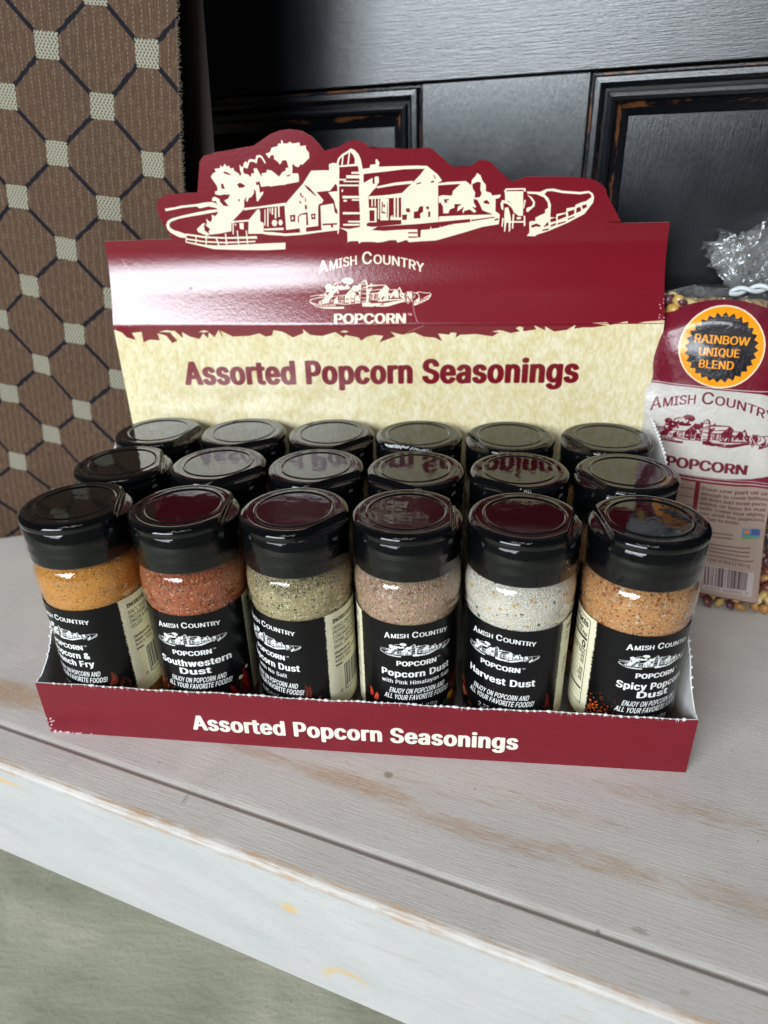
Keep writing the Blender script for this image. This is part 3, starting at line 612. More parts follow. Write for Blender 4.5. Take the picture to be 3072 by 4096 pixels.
def m_dust(name, cols, specks, gs=1.0, dark=.5):
    """cols: three tones of the ground spice; specks: [(colour, threshold, scale)]"""
    N = NT(name); P = N.coord()
    v = N.n('ShaderNodeTexVoronoi', feature='F1', i_Scale=1.55*gs); N.put(v.inputs['Vector'], P)
    n1 = N.sep(v.outputs['Color'])[0]; n2 = N.noise(P, .9*gs, 4, .75)
    col = N.mix(N.ramp(n1, [(.15, 0), (.85, 1)]), cols[0], cols[1])
    col = N.mix(N.ramp(n2, [(.46, 0), (.66, 1)]), col, cols[2])
    for i, (c, th, s) in enumerate(specks):
        vv = N.n('ShaderNodeTexVoronoi', feature='F1', i_Scale=s); N.put(vv.inputs['Vector'], N.coord(loc=(i*13.1, i*7.7, i*3.3)))
        r = N.sep(vv.outputs['Color']); k = N.math('MULTIPLY', N.math('GREATER_THAN', r[1], th), N.math('LESS_THAN', vv.outputs['Distance'], .52))
        col = N.mix(k, col, c)
    z = N.sep(P)[2]
    # loose dust only clings to the glass above the heaped spice: its tone is mottled and darker there
    up = N.ramp(N.math('ADD', N.math('DIVIDE', N.math('SUBTRACT', z, 73.5), 11), N.math('MULTIPLY', N.math('SUBTRACT', N.noise(P, .12, 4, .7), .5), 1.5)), [(.42, 0), (.85, 1)])
    sp = N.ramp(N.noise(P, 2.4, 2, .6), [(.42, 0), (.56, 1)])
    col = N.mix(N.math('MULTIPLY', N.math('MULTIPLY', up, sp), dark), col, (.045, .035, .025))
    h = N.math('ADD', N.math('MULTIPLY', v.outputs['Distance'], -.7), n2)
    N.set(Base_Color=col, Roughness=.75, Normal=N.bump(h, .85, .0011)); N.b.inputs['Specular IOR Level'].default_value = .35
    return N.m

MP = m_paint(); MBV = m_black('black_paint_stile', True); MBH = m_black('black_paint_rail', False); MBW = m_black('black_paint_worn_moulding', False, .55); MBWV = m_black('black_paint_worn_moulding_upright', True, .55)
MC = m_capblack()

# ================================================================== floor
fm = mesh('floor', [(-3000, -3000, -210), (3000, -3000, -210), (3000, 1500, -210), (-3000, 1500, -210)], [(0, 1, 2, 3)])
tag(link('floor', fm, None, [m_concrete()]), kind='structure')

# ================================================================== shelf: x along its front edge, y into it
ANG = math.radians(-15.8)
shelf = empty('shelf', 'white painted wooden shelf with worn edges under the tray of seasoning bottles', 'shelf', (0, -66.64, 0), ANG)
runner('front_board', [(0.3, -65.5), (0, -65.1), (0, -2.0), (.12, -1.2), (.45, -.5), (1.0, -.05), (1.9, .5), (3.4, .8), (16.7, .8), (17.1, .65), (17.25, .3), (17.25, -65.5)], -420, 420, [MP], shelf)
runner('shelf_plank', [(17.35, -22), (17.35, -1.0), (18.2, -.95), (19.2, -.7), (20.3, -.25), (21.6, -.04), (23, 0), (420, 0), (420, -22)], -420, 420, [MP], shelf)

# ================================================================== door behind, parallel to the shelf
door = empty('door', 'black painted panelled door with worn mouldings standing behind the shelf', 'door', (0, -66.64, 0), ANG)
D0 = 290.2
def slab(name, x0, x1, z0, z1, y, mat, b=.7): return bevbox(name, x0, y, z0, x1, y+24, z1, b, 2, [mat], door)
slab('rail', -420, 420, 272.9, 420, D0, MBH)
slab('stile', -64.5, 28, -10, 272.4, D0, MBV)
slab('panel', 28, 330, -10, 274, D0+8.5, MBV, .2)
slab('panel', -330, -64.5, -10, 274, D0+8.5, MBV, .2)
PROF = [(0, 1.5), (.9, 1.2), (1.2, -.6), (2.2, -2.0), (4.6, -2.4), (6.2, -1.2), (7.0, 1.6), (8.2, 1.8), (9.4, -.4), (11.0, -1.0), (12.6, -.2), (13.6, 2.4), (16.0, 4.6), (19.0, 7.0), (19.8, 9.0)]
def moulding(xin, dirx, zt):
    V = []; F = []
    # vertical run then horizontal run, mitred in the corner; d measured from the outer edge
    n = len(PROF)
    for st in range(3):
        for d, y in PROF:
            if st == 0: V.append((xin+dirx*d, D0+y, -10))
            elif st == 1: V.append((xin+dirx*d, D0+y, zt-d))
            else: V.append((xin+dirx*300, D0+y, zt-d))
    mi = []
    for st in range(2):
        for k in range(n-1):
            a = st*n+k; F.append((a, a+1, a+n+1, a+n)); mi.append(st if k in (0, 5, 11) else 2+st)
    m = mesh('moulding', V, F, False, None, mi)
    bm = bmesh.new(); bm.from_mesh(m); bmesh.ops.recalc_face_normals(bm, faces=bm.faces)
    if sum(f.normal.y for f in bm.faces) > 0: bmesh.ops.reverse_faces(bm, faces=bm.faces)
    bm.to_mesh(m); bm.free()
    for p in m.polygons: p.use_smooth = False
    return link('moulding', m, door, [MBWV, MBW, MBV, MBH])
moulding(28.6, 1, 271.6); moulding(-65.1, -1, 271.6)

# ================================================================== curtain at the left
def cury(x, z):
    y = 153+.16*(-100-x)
    f = 3.6*math.sin(x*.052+z*.006+.6)+1.6*math.sin(x*.12+1.9+z*.012)
    low = sm(110-z, 0, 110)
    y += f*(.5+low)+low*3.5*math.sin(x*.045-z*.05)
    y += 3*sm(x, -175, -138)*sm(245-z, 0, 60)        # pressed back behind the display card
    return y
def curx(u, z): return lerp(-420, -90.5-.13*(300-z), u)
# pattern axes, in mm on the cloth plane
def cuv(x, z):
    X = x*1.0127+165.7; Zz = z-288.3
    # X = 54.5 i - 7 j ; Z = -6.5 i - 47 j
    det = 54.5*(-47)-(-7)*(-6.5); i = (X*(-47)-(-7)*Zz)/det; j = (54.5*Zz-(-6.5)*X)/det
    return (i+20, j+20)
MF = m_fabric()
curtain = empty('curtain', 'brown woven curtain with pale squares and dark diamond lines hanging at the left', 'curtain', (-250, 160, 0))
def cf(u, v):
    z = lerp(-1, 420, v); x = curx(u, z); return (x+250, cury(x, z)-160, z)
cmesh = grid(110, 120, cf, name='curtain_cloth', uvf=lambda u, v: cuv(curx(u, lerp(-1, 420, v)), lerp(-1, 420, v)))
cloth = link('cloth', cmesh, curtain, [MF])
# dark lining showing past the edge
lm_ = plain('lining', (.022, .012, .010), .8)
link('lining', grid(12, 60, lambda u, v: (lerp(-118, -84+ .05*(lerp(0, 420, v)-300), u)+250, 172+4*math.sin(u*5)-160, lerp(0, 420, v)), name='lining'), curtain, [lm_])
# frayed selvedge of looped threads
V = []; F = []
def thread(pts, w):
    for (a, b) in zip(pts[:-1], pts[1:]):
        a = Vector(a); b = Vector(b); k = len(V); d = (b-a).normalized(); s1 = d.cross(Vector((0, 1, 0))); s1 = s1.normalized()*w if s1.length > .01 else Vector((w, 0, 0)); s2 = d.cross(s1).normalized()*w
        for q in (a, b):
            for s_ in (s1, s2, -s1, -s2): V.append(tuple(q+s_))
        for i in range(4): F.append((k+i, k+(i+1) % 4, k+4+(i+1) % 4, k+4+i))
for i in range(420):
    z = 40+i*.9; x = curx(1, z); y = cury(x, z)
    l = random.uniform(.4, 1.5)
    thread([(x+250-1, y-160-.4, z), (x+250+l*.6, y-160-.5, z+random.uniform(-.6, .8)), (x+250+l, y-160, z+random.uniform(-1, 1.4))], .16)
fz = link('fringe', mesh('fringe', V, F), curtain, [plain('fringe_thread', (.13, .105, .075), .8)]); fz['kind'] = 'stuff'
# ================================================================== printed art
MAR = (122, 17, 33); CRM = (246, 238, 212); CREAM = (233, 219, 176)
def gsurf(t):
    if t <= 0: return 0.0
    if t < 15: return t
    if t < 37: return t-(t-15)**2/44
    return 26.0-.05*(t-37)
def ysurf(x, z): return 133+(.43+.08*x/142)*gsurf(z-159)
outl = np.array(OUTL).reshape(-1, 2); torn = np.array(TORN).reshape(-1, 2)

def brand(p, cx, zc, w, cap, drop, col, bold=.02):
    """the arched two-word name in small capitals"""
    k = drop/(w/2)**2; x0 = cx-w/2
    for s_, a, b, sc_ in (('A', 0, .095, 1), ('MISH', .108, .370, .76), ('C', .418, .512, 1), ('OUNTRY', .524, 1.0, .76)):
        p.text(s_, x0+a*w, x0+b*w, zc, cap*sc_, col, bold, arch=(cx, k))

# --- header card
HX0, HZ0, HX1, HZ1 = -146, 55, 146, 250
pr = Print(HX0, HZ0, HX1, HZ1, 8, CREAM)
pr.grain(.15, [(.8, 1.5, 1), (2.0, 3.6, .7), (14, 12, .35)], col=(.5, .65, 1.2))
tp = [(-150, torn[0][1])]+[tuple(v) for v in torn]+[(150, torn[-1][1]), (150, 252), (-150, 252)]
pr.poly(tp, MAR)
for cx_, cz_, l_ in ((-118, 155.3, 9), (-96, 155.2, 6), (-20, 155.2, 5), (58, 155.2, 7), (96, 156.2, 8)):
    pr.poly([(cx_, cz_), (cx_+l_*.5, cz_+.9), (cx_+l_, cz_+.2), (cx_+l_*.6, cz_-.3)], CREAM)
pr.art(FARM, -2, 216, 1, 1, CRM, MAR)
brand(pr, -4.0, 187.2, 54.3, 5.7, 4.6, CRM, .018)
pr.art(FARM, -4.2, 172.8, .295, .30, CRM, MAR)
pr.text('POPCORN', -22.9, 14.5, 159.5, 4.5, CRM, .034); pr.text('TM', 15.2, 17.4, 163.0, 1.1, CRM, .02)
pr.text('Assorted Popcorn Seasonings', -107.6, 103.4, 126.7, 12.1, MAR, .041, slope=.0142, space=1.08)
# creases, their lit and shaded relief drawn as lines, and rubbed corners in the coated card
CR = (214, 178, 186)
random.seed(3)
def crease(pts, wd, col, alpha):
    q = []
    for (a, b), (c, d) in zip(pts[:-1], pts[1:]):
        for t in np.linspace(0, 1, 7)[:-1]: q.append((lerp(a, c, t)+random.uniform(-.25, .25), lerp(b, d, t)+random.uniform(-.2, .2)))
    q.append(pts[-1]); pr.line(q, wd, col, alpha)
crease([(-135, 191), (-132.5, 186), (-130, 181), (-128.5, 176)], .35, CR, .8)
crease([(-143, 175), (-138, 169), (-134, 163), (-132, 159.6)], .5, (90, 50, 45), .8)
crease([(-143, 173.6), (-138.6, 168), (-135, 162), (-133.5, 158)], .45, CR, .85)
crease([(-143, 169), (-139.5, 163), (-137, 158.5)], .3, CR, .7)
crease([(17, 172), (18, 167), (19.6, 161), (21, 159.5)], .35, CR, .75)
crease([(24, 158.5), (19, 156.6), (14, 154), (12.5, 149), (10, 144)], .22, (236, 222, 176), .7)
pr.line([(-143, 158.9), (143, 159.2)], .35, (96, 12, 26), .7); pr.line([(-143, 158.4), (-40, 158.6)], .22, CR, .6)
pr.line([(-143, 159.6), (143, 160.0)], .2, (176, 70, 84), .4)
for i in range(40):
    x_ = random.choice((-1, 1))*random.uniform(139, 142.3); pr.disc(x_, random.uniform(157, 172), random.uniform(.1, .35), (236, 214, 214), alpha=.8)
IMG_HEADER = pr.image('header_print')

# --- tray front
pf = Print(-143, 0, 143, 30, 8, (120, 17, 34))
pf.grain(.02, [(3, 3, 1), (30, 10, 1)])
pf.text('Assorted Popcorn Seasonings', -72.6, 71.3, 7.2, 8.1, (52, 16, 20), .05, alpha=.45, space=1.08)
pf.text('Assorted Popcorn Seasonings', -72.4, 71.5, 7.5, 8.1, (246, 240, 222), .038, space=1.08)
for i in range(26): pf.disc(random.uniform(-142.5, -139), random.uniform(0, 9), random.uniform(.1, .5), (240, 226, 228), alpha=.8)
for i in range(40): pf.disc(-141+abs(random.gauss(0, 9)), random.uniform(0, .8), random.uniform(.15, .4), (240, 226, 228), alpha=.8)
IMG_FRONT = pf.image('front_print')

# --- bottle labels: x runs round the bottle in mm (0 = middle of the front), z up
LC = (232, 226, 196); LB = (10, 10, 12); WH = (240, 240, 238)
def jag(x, z0, z1, amp, step, sgn):
    out = []; z = z0
    while z < z1:
        out.append((x+sgn*random.uniform(-amp*.3, amp*.3), z)); z += random.uniform(step*.4, step)
        out.append((x+sgn*random.uniform(amp*.3, amp), z)); z += random.uniform(step*.1, step*.5)
    out.append((x, z1)); return out
def label_art(flavour):
    random.seed(hash(flavour['seed']) % 1000 if not isinstance(flavour['seed'], int) else flavour['seed'])
    p = Print(-59, 18, 59, 68.6, 13, LC)
    p.grain(.05, [(.5, .8, 1), (6, 6, .5)], col=(1, 1, 1.4))
    L = jag(-26.5, 17.9, 68.7, .9, .7, -1); R_ = jag(26.3, 17.9, 68.7, .9, .7, 1)
    p.poly(L+R_[::-1], LB)
    f = flavour
    def speck(n, cx, cz, sx, sz, cols, r0, r1):
        for i in range(n):
            x = cx+random.gauss(0, sx); z = cz+random.gauss(0, sz)
            if abs(x) > 26 or z > 42: continue
            r = random.uniform(r0, r1); t = random.uniform(0, 3); q = [(x+r*math.cos(a+t)*random.uniform(.5, 1.3), z+r*math.sin(a+t)*random.uniform(.5, 1.3)) for a in (0, 1.2, 2.5, 3.6, 5)]
            p.poly(q, random.choice(cols))
    def pepper(x, z, l, a, col, w=1.1):
        n = 9; up = []; dn = []
        for i in range(n):
            t = i/(n-1); aa = a+.5*t; px = x+l*t*math.cos(aa); pz = z+l*t*math.sin(aa); ww = w*math.sin(math.pi*min(1, .12+t*.88))**.7
            up.append((px-ww*math.sin(aa), pz+ww*math.cos(aa))); dn.append((px+ww*math.sin(aa), pz-ww*math.cos(aa)))
        p.poly(up+dn[::-1], col); hl = [(q[0]*.7+r[0]*.3, q[1]*.7+r[1]*.3) for q, r in zip(up, dn)][2:6]; p.line(hl, .22, tuple(min(255, c+60) for c in col), .6)
    DR = [(96, 44, 30), (70, 30, 22), (120, 62, 36), (50, 26, 18)]
    if f['orange']:
        speck(420, -24, 22, 4.5, 5.5, [(214, 92, 30), (190, 70, 20), (232, 120, 50), (150, 50, 20)], .12, .5); speck(60, -20, 30, 5, 5, [(214, 92, 30)], .07, .2)
    speck(260, 21, 21, 4.5, 3.5, DR, .2, .7)
    for (x, z, l, a, c) in f['peppers']: pepper(x, z, l, a, c)
    for (x, z, r, c) in f['balls']:
        p.disc(x, z, r, c, r*.85); p.disc(x-r*.3, z+r*.3, r*.35, tuple(min(255, v+45) for v in c), alpha=.6)
    brand(p, 0, 62.6, 27.8, 2.75, 1.5, WH, .022)
    p.art(FARM, 0, 55.9, .15, .150, WH, LB)
    p.text('POPCORN', -8.8, 8.4, 48.2, 2.35, WH, .038, space=1.05); p.text('TM', 8.8, 10.2, 50.0, .7, WH, .02)
    for (t, w, z, c) in f['name']: p.text(t, -w/2, w/2, z, c, WH, .034 if c > 2.5 else .02, space=1.08)
    p.text('ENJOY ON POPCORN AND', -12.2, 12.6, 33.6, 2.6, WH, .022, shear=.22, space=1.06)
    p.text('ALL YOUR FAVORITE FOODS!', -14.6, 14.9, 30.2, 2.6, WH, .022, shear=.22, space=1.06)
    p.text(f['oz'], -9, 9, 25.0, 2.3, (205, 205, 205), .015)
    # right panel: ingredients
    BK = (26, 26, 26)
    z = 65.4
    p.text('INGREDIENTS:', 30.0, 46.5, z-2.0, 1.9, BK, .03); z -= 2.9
    for s_ in f['ingr']:
        z -= 2.45; p.text(s_, 30.0, 30.0+len(s_)*1.12, z, 1.75, BK, .006)
    z = 47.2
    p.text('Distributed by:', 30.2, 40.5, z, 1.5, BK, .02)
    p.text('Amish Country Popcorn', 30.2, 47.4, z-2.2, 1.45, BK, .02)
    p.text('5433 S. 150 E.', 30.2, 40.6, z-4.4, 1.45, BK, .02)
    p.text('www.', 30.2, 34.3, z-6.6, 1.4, BK, .02)
    p.rect(34, 24.2, 55, 40.2, (240, 238, 220)); x = 35
    for wd_, gp in ((.35, .3), (.3, .35), (.7, .3), (.25, .4), (.6, .25), (.3, .25), (.25, .6), (.8, .25), (.3, .3), (.5, .5), (.25, .3), (.7, .3), (.3, .45), (.3, .3), (.9, .3), (.25, .3), (.6, .35), (.3, .3)):
        p.rect(x, 25.2 if x < 36 else 27, x+wd_, 39.6, BK); x += wd_+gp
    p.text('0', 32.2, 33.3, 25.4, 1.7, BK, .01); p.text('46457', 36.2, 43.6, 24.8, 1.6, BK, .01)
    # left panel: nutrition box
    p.line([(-57, 66.6), (-30.2, 66.6), (-30.2, 24), (-57, 24), (-57, 66.6)], .3, BK)
    p.text('Nutrition Facts', -56, -31.2, 62.9, 2.7, BK, .035)
    p.text('servings per container', -56, -34, 60.4, 1.4, BK, .02); p.text('Serving size', -56, -46, 58.3, 1.5, BK, .025); p.text('tsp. (0.8g)', -41.5, -31.2, 58.3, 1.5, BK, .025)
    p.rect(-56.3, 56.2, -30.9, 57.4, BK); p.text('Calories', -56, -43, 52.4, 2.4, BK, .03); p.text('0', -34, -31.4, 52.2, 3.2, BK, .035); p.rect(-56.3, 51.0, -30.9, 51.6, BK)
    p.text('% Daily Value', -43.5, -31.2, 49.3, 1.2, BK, .02)
    for i, s_ in enumerate(('0%', '0%', '', '0%', '10%', '0%', '')):
        zz = 47.0-i*2.25; p.rect(-56.3, zz+1.75, -30.9, zz+1.87, BK)
        if s_: p.text(s_, -31.2-len(s_)*1.15, -31.2, zz, 1.4, BK, .03)
    p.rect(-56.3, 31.0, -30.9, 32.0, BK)
    for zz in (29, 27): p.rect(-56.3, zz, -30.9, zz+.12, BK)
    return p.image('label_print')
RED = (150, 20, 18); DK = (86, 20, 14)
FL = [
 dict(seed=1, name=[('Popcorn &', 21, 43.4, 3.1), ('French Fry', 23, 39.0, 3.1)], oz='3.5 OZ | 99g', orange=0, peppers=[(14, 25, 11, .7, (92, 30, 18)), (16, 22, 10, .5, (70, 24, 16)), (18, 28, 7, 1.2, (96, 34, 22))], balls=[], ingr=['SALT, SUGAR,', 'INCLUDING', 'ONION & GARLIC', 'CELERY']),
 dict(seed=2, name=[('Southwestern', 33, 42.4, 3.3), ('Dust', 14, 38.2, 3.1)], oz='2.2 OZ | 63g', orange=1, peppers=[(15, 20, 8, 1.2, RED), (21, 24, 10, 1.1, (140, 18, 16)), (18, 19, 8, .4, (110, 16, 14)), (23, 20, 9, 1.5, RED)], balls=[(19.5, 29.5, 1.3, (206, 200, 150)), (23.5, 33, 1.0, (220, 214, 190))], ingr=['SALT, SPICES,', 'GARLIC']),
 dict(seed=3, name=[('Popcorn Dust', 29, 42.9, 3.2), ('with No Salt', 17, 38.9, 2.0)], oz='1.75 OZ | 50g', orange=0, peppers=[(14, 24, 12, .75, (98, 26, 18)), (17, 21, 9, .4, (120, 24, 18)), (16, 27, 9, 1.1, (80, 26, 18))], balls=[(6, 23, 1.6, (40, 84, 50)), (9, 21, 1.6, (176, 128, 30))], ingr=['DRIED ONION & G', 'PEPPER, CELERY', 'CORIANDER, MAR', 'THYME, ROSEMARY', 'SAGE, OREGANO']),
 dict(seed=4, name=[('Popcorn Dust', 31, 42.4, 3.2), ('with Pink Himalayan Salt', 31, 38.6, 2.0)], oz='3.5 OZ | 99g', orange=0, peppers=[(-22, 27, 5, 1.1, (176, 48, 34)), (-20, 26, 5, .7, (196, 66, 46)), (20, 30, 8, 1.1, (90, 18, 16))], balls=[(17.5, 25.2, 2.5, (190, 132, 22)), (14, 22.6, 2.2, (28, 84, 48)), (-16, 22, 2.2, (96, 66, 46)), (22, 21, 2, (150, 30, 20))], ingr=['SALT, SPICES']),
 dict(seed=5, name=[('Harvest Dust', 30, 40.9, 3.3)], oz='2.25 OZ | 63g', orange=0, peppers=[(-25, 31, 6, -.8, (150, 36, 24)), (-22, 28, 7, -1.0, (126, 30, 20)), (21, 27, 8, 1.1, (90, 24, 18))], balls=[(-21, 24, 2.6, (116, 76, 48)), (10, 21.6, 2.3, (28, 84, 50)), (14, 21.4, 2.4, (196, 140, 24)), (-14, 21, 2.3, (78, 34, 24))], ingr=['IN', 'SALT']),
 dict(seed=6, name=[('Spicy Popcorn', 31, 42.4, 3.3), ('Dust', 14, 38.2, 3.1)], oz='2.4 OZ | 68g', orange=1, peppers=[(17, 20, 10, 1.3, RED), (21, 20, 9, 1.0, DK), (23, 23, 10, 1.5, (140, 18, 16))], balls=[], ingr=['SALT, SPICES']),
]
LABEL_M = [m_print('label_print', label_art(f), .30, .28, (1.0, .05, .0003)) for f in FL]

# --- popcorn bag sheet: x from the middle of the bag, z up
pb = Print(-34, 10, 34, 172, 7, (112, 20, 40))
def quad_arch(x0, x1, zb, zt, drop_b, drop_t, col, n=24):
    up = [(lerp(x0, x1, i/n), zt-drop_t*(2*i/n-1)**2) for i in range(n+1)]; dn = [(lerp(x0, x1, i/n), zb+drop_b*(2*i/n-1)**2) for i in range(n+1)]
    pb.poly(up+dn[::-1], col)
SIL = (200, 194, 186)
quad_arch(-36, 36, 83.5, 130.6, 0, 0, SIL); quad_arch(-36, 36, 83.8, 130.2, 0, 0, (112, 20, 40)); 
pb.poly([(-36, 128.6)]+[(x, 129.6-.0*abs(x)) for x in (-36, 10)]+[(20, 129.2), (30, 127), (36, 124), (36, 94), (30, 88), (22, 85), (10, 84.0), (-36, 84.0)], SIL)
pb.line([(-36, 82.0), (36, 82.0)], .5, SIL); pb.grain(.03, [(1, 1, 1), (6, 6, 1)])
BM = (104, 18, 36)
brand(pb, -1, 122.0, 57, 6.0, 6.5, BM, .01)
pb.art(FARM, 1, 107.2, .287, .33, BM, SIL)
pb.text('POPCORN', -19, 19.4, 87.2, 5.3, BM, .032)
pb.disc(0, 149.5, 19.0, (240, 222, 196)); pb.disc(0, 149.5, 18.3, (250, 156, 12))
st = []
for i in range(56):
    a = 2*math.pi*i/56; r = 16.2 if i % 2 == 0 else 14.4; st.append((r*math.cos(a), 149.5+r*math.sin(a)))
pb.poly(st, (28, 22, 30))
OG = (250, 156, 12)
pb.text('RAINBOW', -12.2, 12.0, 151.4, 3.9, OG, .022, slope=0); pb.text('UNIQUE', -9.6, 8.4, 145.6, 3.8, OG, .022); pb.text('BLEND', -9.0, 6.6, 139.9, 3.8, OG, .022)
PT = (160, 138, 124); TX = (92, 54, 56)  # lower panel and band colours darkened to carry the shade on the bag
pb.rect(-32, 12.0, 32.2, 80.6, PT); pb.rect(-3.8, 50, -1.6, 81, (112, 20, 40)); 
for zz in (76, 71, 66, 61): pb.rect(-32, zz, -4.2, zz+.4, TX)
rows = ['Pour one part oil or', 'enough to cover bottom', 'oil then add three parts', 'more or less to suit', 'taste. Lower heat slightly', 'pan until the popcorn', 'is. Salt to taste.']
for i, s_ in enumerate(rows): pb.text(s_, -.6, 31.0 if i < 6 else 20, 76.6-i*2.95, 1.9, TX, .02)
pb.rect(21.2, 50.6, 30, 57, (88, 122, 150)); pb.rect(25.8, 53, 30, 56.8, (60, 84, 140)); pb.rect(21.2, 50.6, 30, 52.2, (96, 140, 96)); pb.disc(23.6, 54.8, 1.3, (206, 110, 50)); pb.rect(23.2, 51.5, 24, 54, (80, 130, 70))
for i, (a, b, zz) in enumerate(((3, 17, 52.4), (4, 17, 50.2), (2, 26, 45.6), (3, 26, 43.2), (1, 26, 40.8), (1, 28, 38.0))): pb.line([(a, zz), (b, zz)], .75, TX, .75)
pb.text('32oz (2 lbs.) | 907g', 4.5, 26.4, 34.2, 2.0, TX, .02)
pb.rect(3.6, 15.4, 29, 31.2, (176, 162, 158)); x = 4.2; random.seed(5)
while x < 25.5:
    w_ = random.choice((.35, .5, .9, 1.2)); pb.rect(x, 18.6, x+w_, 30.6, (84, 60, 64)); x += w_+random.choice((.35, .5, .8))
pb.text('6457 00001 7', 5, 27, 16.0, 1.7, (120, 92, 92), .01)
IMG_BAG = pb.image('bag_print')
# ================================================================== display tray
tray = empty('display_tray', 'maroon card display tray with tall printed back card holding rows of bottles', 'display box', (0, 66, 0))
def T(x, y, z): return (x, y-66, z)
MFR = m_print('front_print', IMG_FRONT, .42, .45, (.9, .10, .0003))
MHD = m_print('header_print', IMG_HEADER, .18, .8, (.55, .13, .0005))
MW = plain('white_card', (.74, .74, .73), .6, .3, (.8, .12, .0003))
MWD = plain('torn_card', (.80, .79, .79), .9, .2, (3, .3, .0003))
MMR = plain('maroon_card', srgb(*MAR), .4, .5, (.8, .1, .0003))
XL, XR = -142.3, 141.9
def ftop(x):  # the torn upper edge waves slightly
    return 29.2+.25*math.sin(x*.09)+.18*math.sin(x*.31+1)
# front panel: outer printed face + white inside + thickness
def sheet(name, fn, nu, nv, th, mo, mi_, parent, uvf=None):
    """two-sided card: fn(u,v)->(point, inward normal)"""
    V = []; F = []; U = []; MI = []
    for side in (0, 1):
        for j in range(nv):
            for i in range(nu):
                p, n = fn(i/(nu-1), j/(nv-1)); p = Vector(p)+Vector(n)*(th*side); V.append(tuple(p)); U.append(uvf(*p) if uvf else (0, 0))
    off = nu*nv
    for j in range(nv-1):
        for i in range(nu-1):
            a = j*nu+i; b = a+1; c = b+nu; d = a+nu
            F.append((a, b, c, d)); MI.append(0); F.append((a+off, d+off, c+off, b+off)); MI.append(1)
    rim = [i for i in range(nu)]+[j*nu+nu-1 for j in range(1, nv)]+[(nv-1)*nu+i for i in range(nu-2, -1, -1)]+[j*nu for j in range(nv-2, 0, -1)]
    for k in range(len(rim)):
        a, b = rim[k], rim[(k+1) % len(rim)]; F.append((a, a+off, b+off, b)); MI.append(1)
    return link(name, mesh(name, V, F, False, U, MI), parent, [mo, mi_])
fp_ = sheet('front_panel', lambda u, v: (T(lerp(XL, XR, u), -1.3-.5*math.sin(u*math.pi)+.15*math.sin(u*9), lerp(0, ftop(lerp(XL, XR, u)), v)), (0, 1, 0)), 60, 6, .55, MFR, MW, tray,
            lambda x, y, z: ((x+143)/286, z/30))
SIDE = [(0, 29.2), (3, 29.4), (7, 31.2), (13.5, 35.8), (20, 44.5), (24, 47), (35, 58), (46, 69), (56, 78), (70, 86), (85, 95), (101, 103.5), (115, 108), (133, 112)]
SIDEL = SIDE[:9]+[(70, 84), (85, 91), (101, 97), (133, 102)]
def stop(y, sx=1): return interp(y, SIDE if sx > 0 else SIDEL)
for sx in (-1, 1):
    x0 = XL if sx < 0 else XR
    def sf(u, v, x0=x0, sx=sx):
        y = lerp(-1.0, 133, u); b = .9*math.sin(u*math.pi)*sx
        return (T(x0+b, y, lerp(0, stop(y, sx)+.25*math.sin(y*1.1), v)), (-sx, 0, 0))
    sheet('side_panel', sf, 70, 8, .55, MMR, MW, tray)
link('base_panel', mesh('base_panel', [T(XL+.6, .6, .25), T(XR-.6, .6, .25), T(XR-.6, 132, .25), T(XL+.6, 132, .25)], [(0, 1, 2, 3)]), tray, [MW])
# torn perforation nibs along the front and the sides
bm = bmesh.new(); random.seed(11)
def nib(x, y, z, r, sx=1.3, sz=.8):
    res = bmesh.ops.create_icosphere(bm, subdivisions=2, radius=r*S)
    c = Vector(T(x, y, z))*S; ph = random.uniform(0, 9)
    for v in res['verts']:
        q = v.co.copy(); k = 1+.35*noise.noise(q*2600+Vector((ph, ph, ph)))
        v.co = Vector((q.x*sx*k, q.y*.9*k, q.z*sz*k))+c
def fluff(x, y, z, dx, dy, dz, w=.07):
    a = Vector(T(x, y, z))*S; b = a+Vector((dx, dy, dz))*S; s = Vector((w, 0, w))*S; t = Vector((0, w, -w*.4))*S
    vs = [bm.verts.new(p) for p in (a-s, a+s, a+t, b)]
    for f in ((0, 1, 3), (1, 2, 3), (2, 0, 3)): bm.faces.new([vs[i] for i in f])
x = XL+9
while x < XR-5:
    z = ftop(x); yb = -1.3-.5*math.sin((x-XL)/(XR-XL)*math.pi)
    nib(x, yb+.2, z+.15, random.uniform(.3, .75), random.uniform(1.0, 1.9), random.uniform(.5, 1.0))
    for k in range(random.choice((0, 1, 2, 4))): fluff(x+random.uniform(-.9, .9), yb, z+.1, random.uniform(-.7, .7), -random.uniform(.2, .9), random.uniform(-1.4, .6))
    x += random.uniform(2.3, 3.4)
for sx, x0 in ((-1, XL), (1, XR)):
    y = 12
    while y < 132:
        nib(x0+.9*math.sin(y/133*math.pi)*sx, y, stop(y, sx)+.1, random.uniform(.5, .8), 1.0, 1.0); y += random.uniform(2.4, 2.9)
me = bpy.data.meshes.new('torn_edge'); bm.to_mesh(me); bm.free()
te = link('torn_edge', me, tray, [MWD]); te['kind'] = 'stuff'
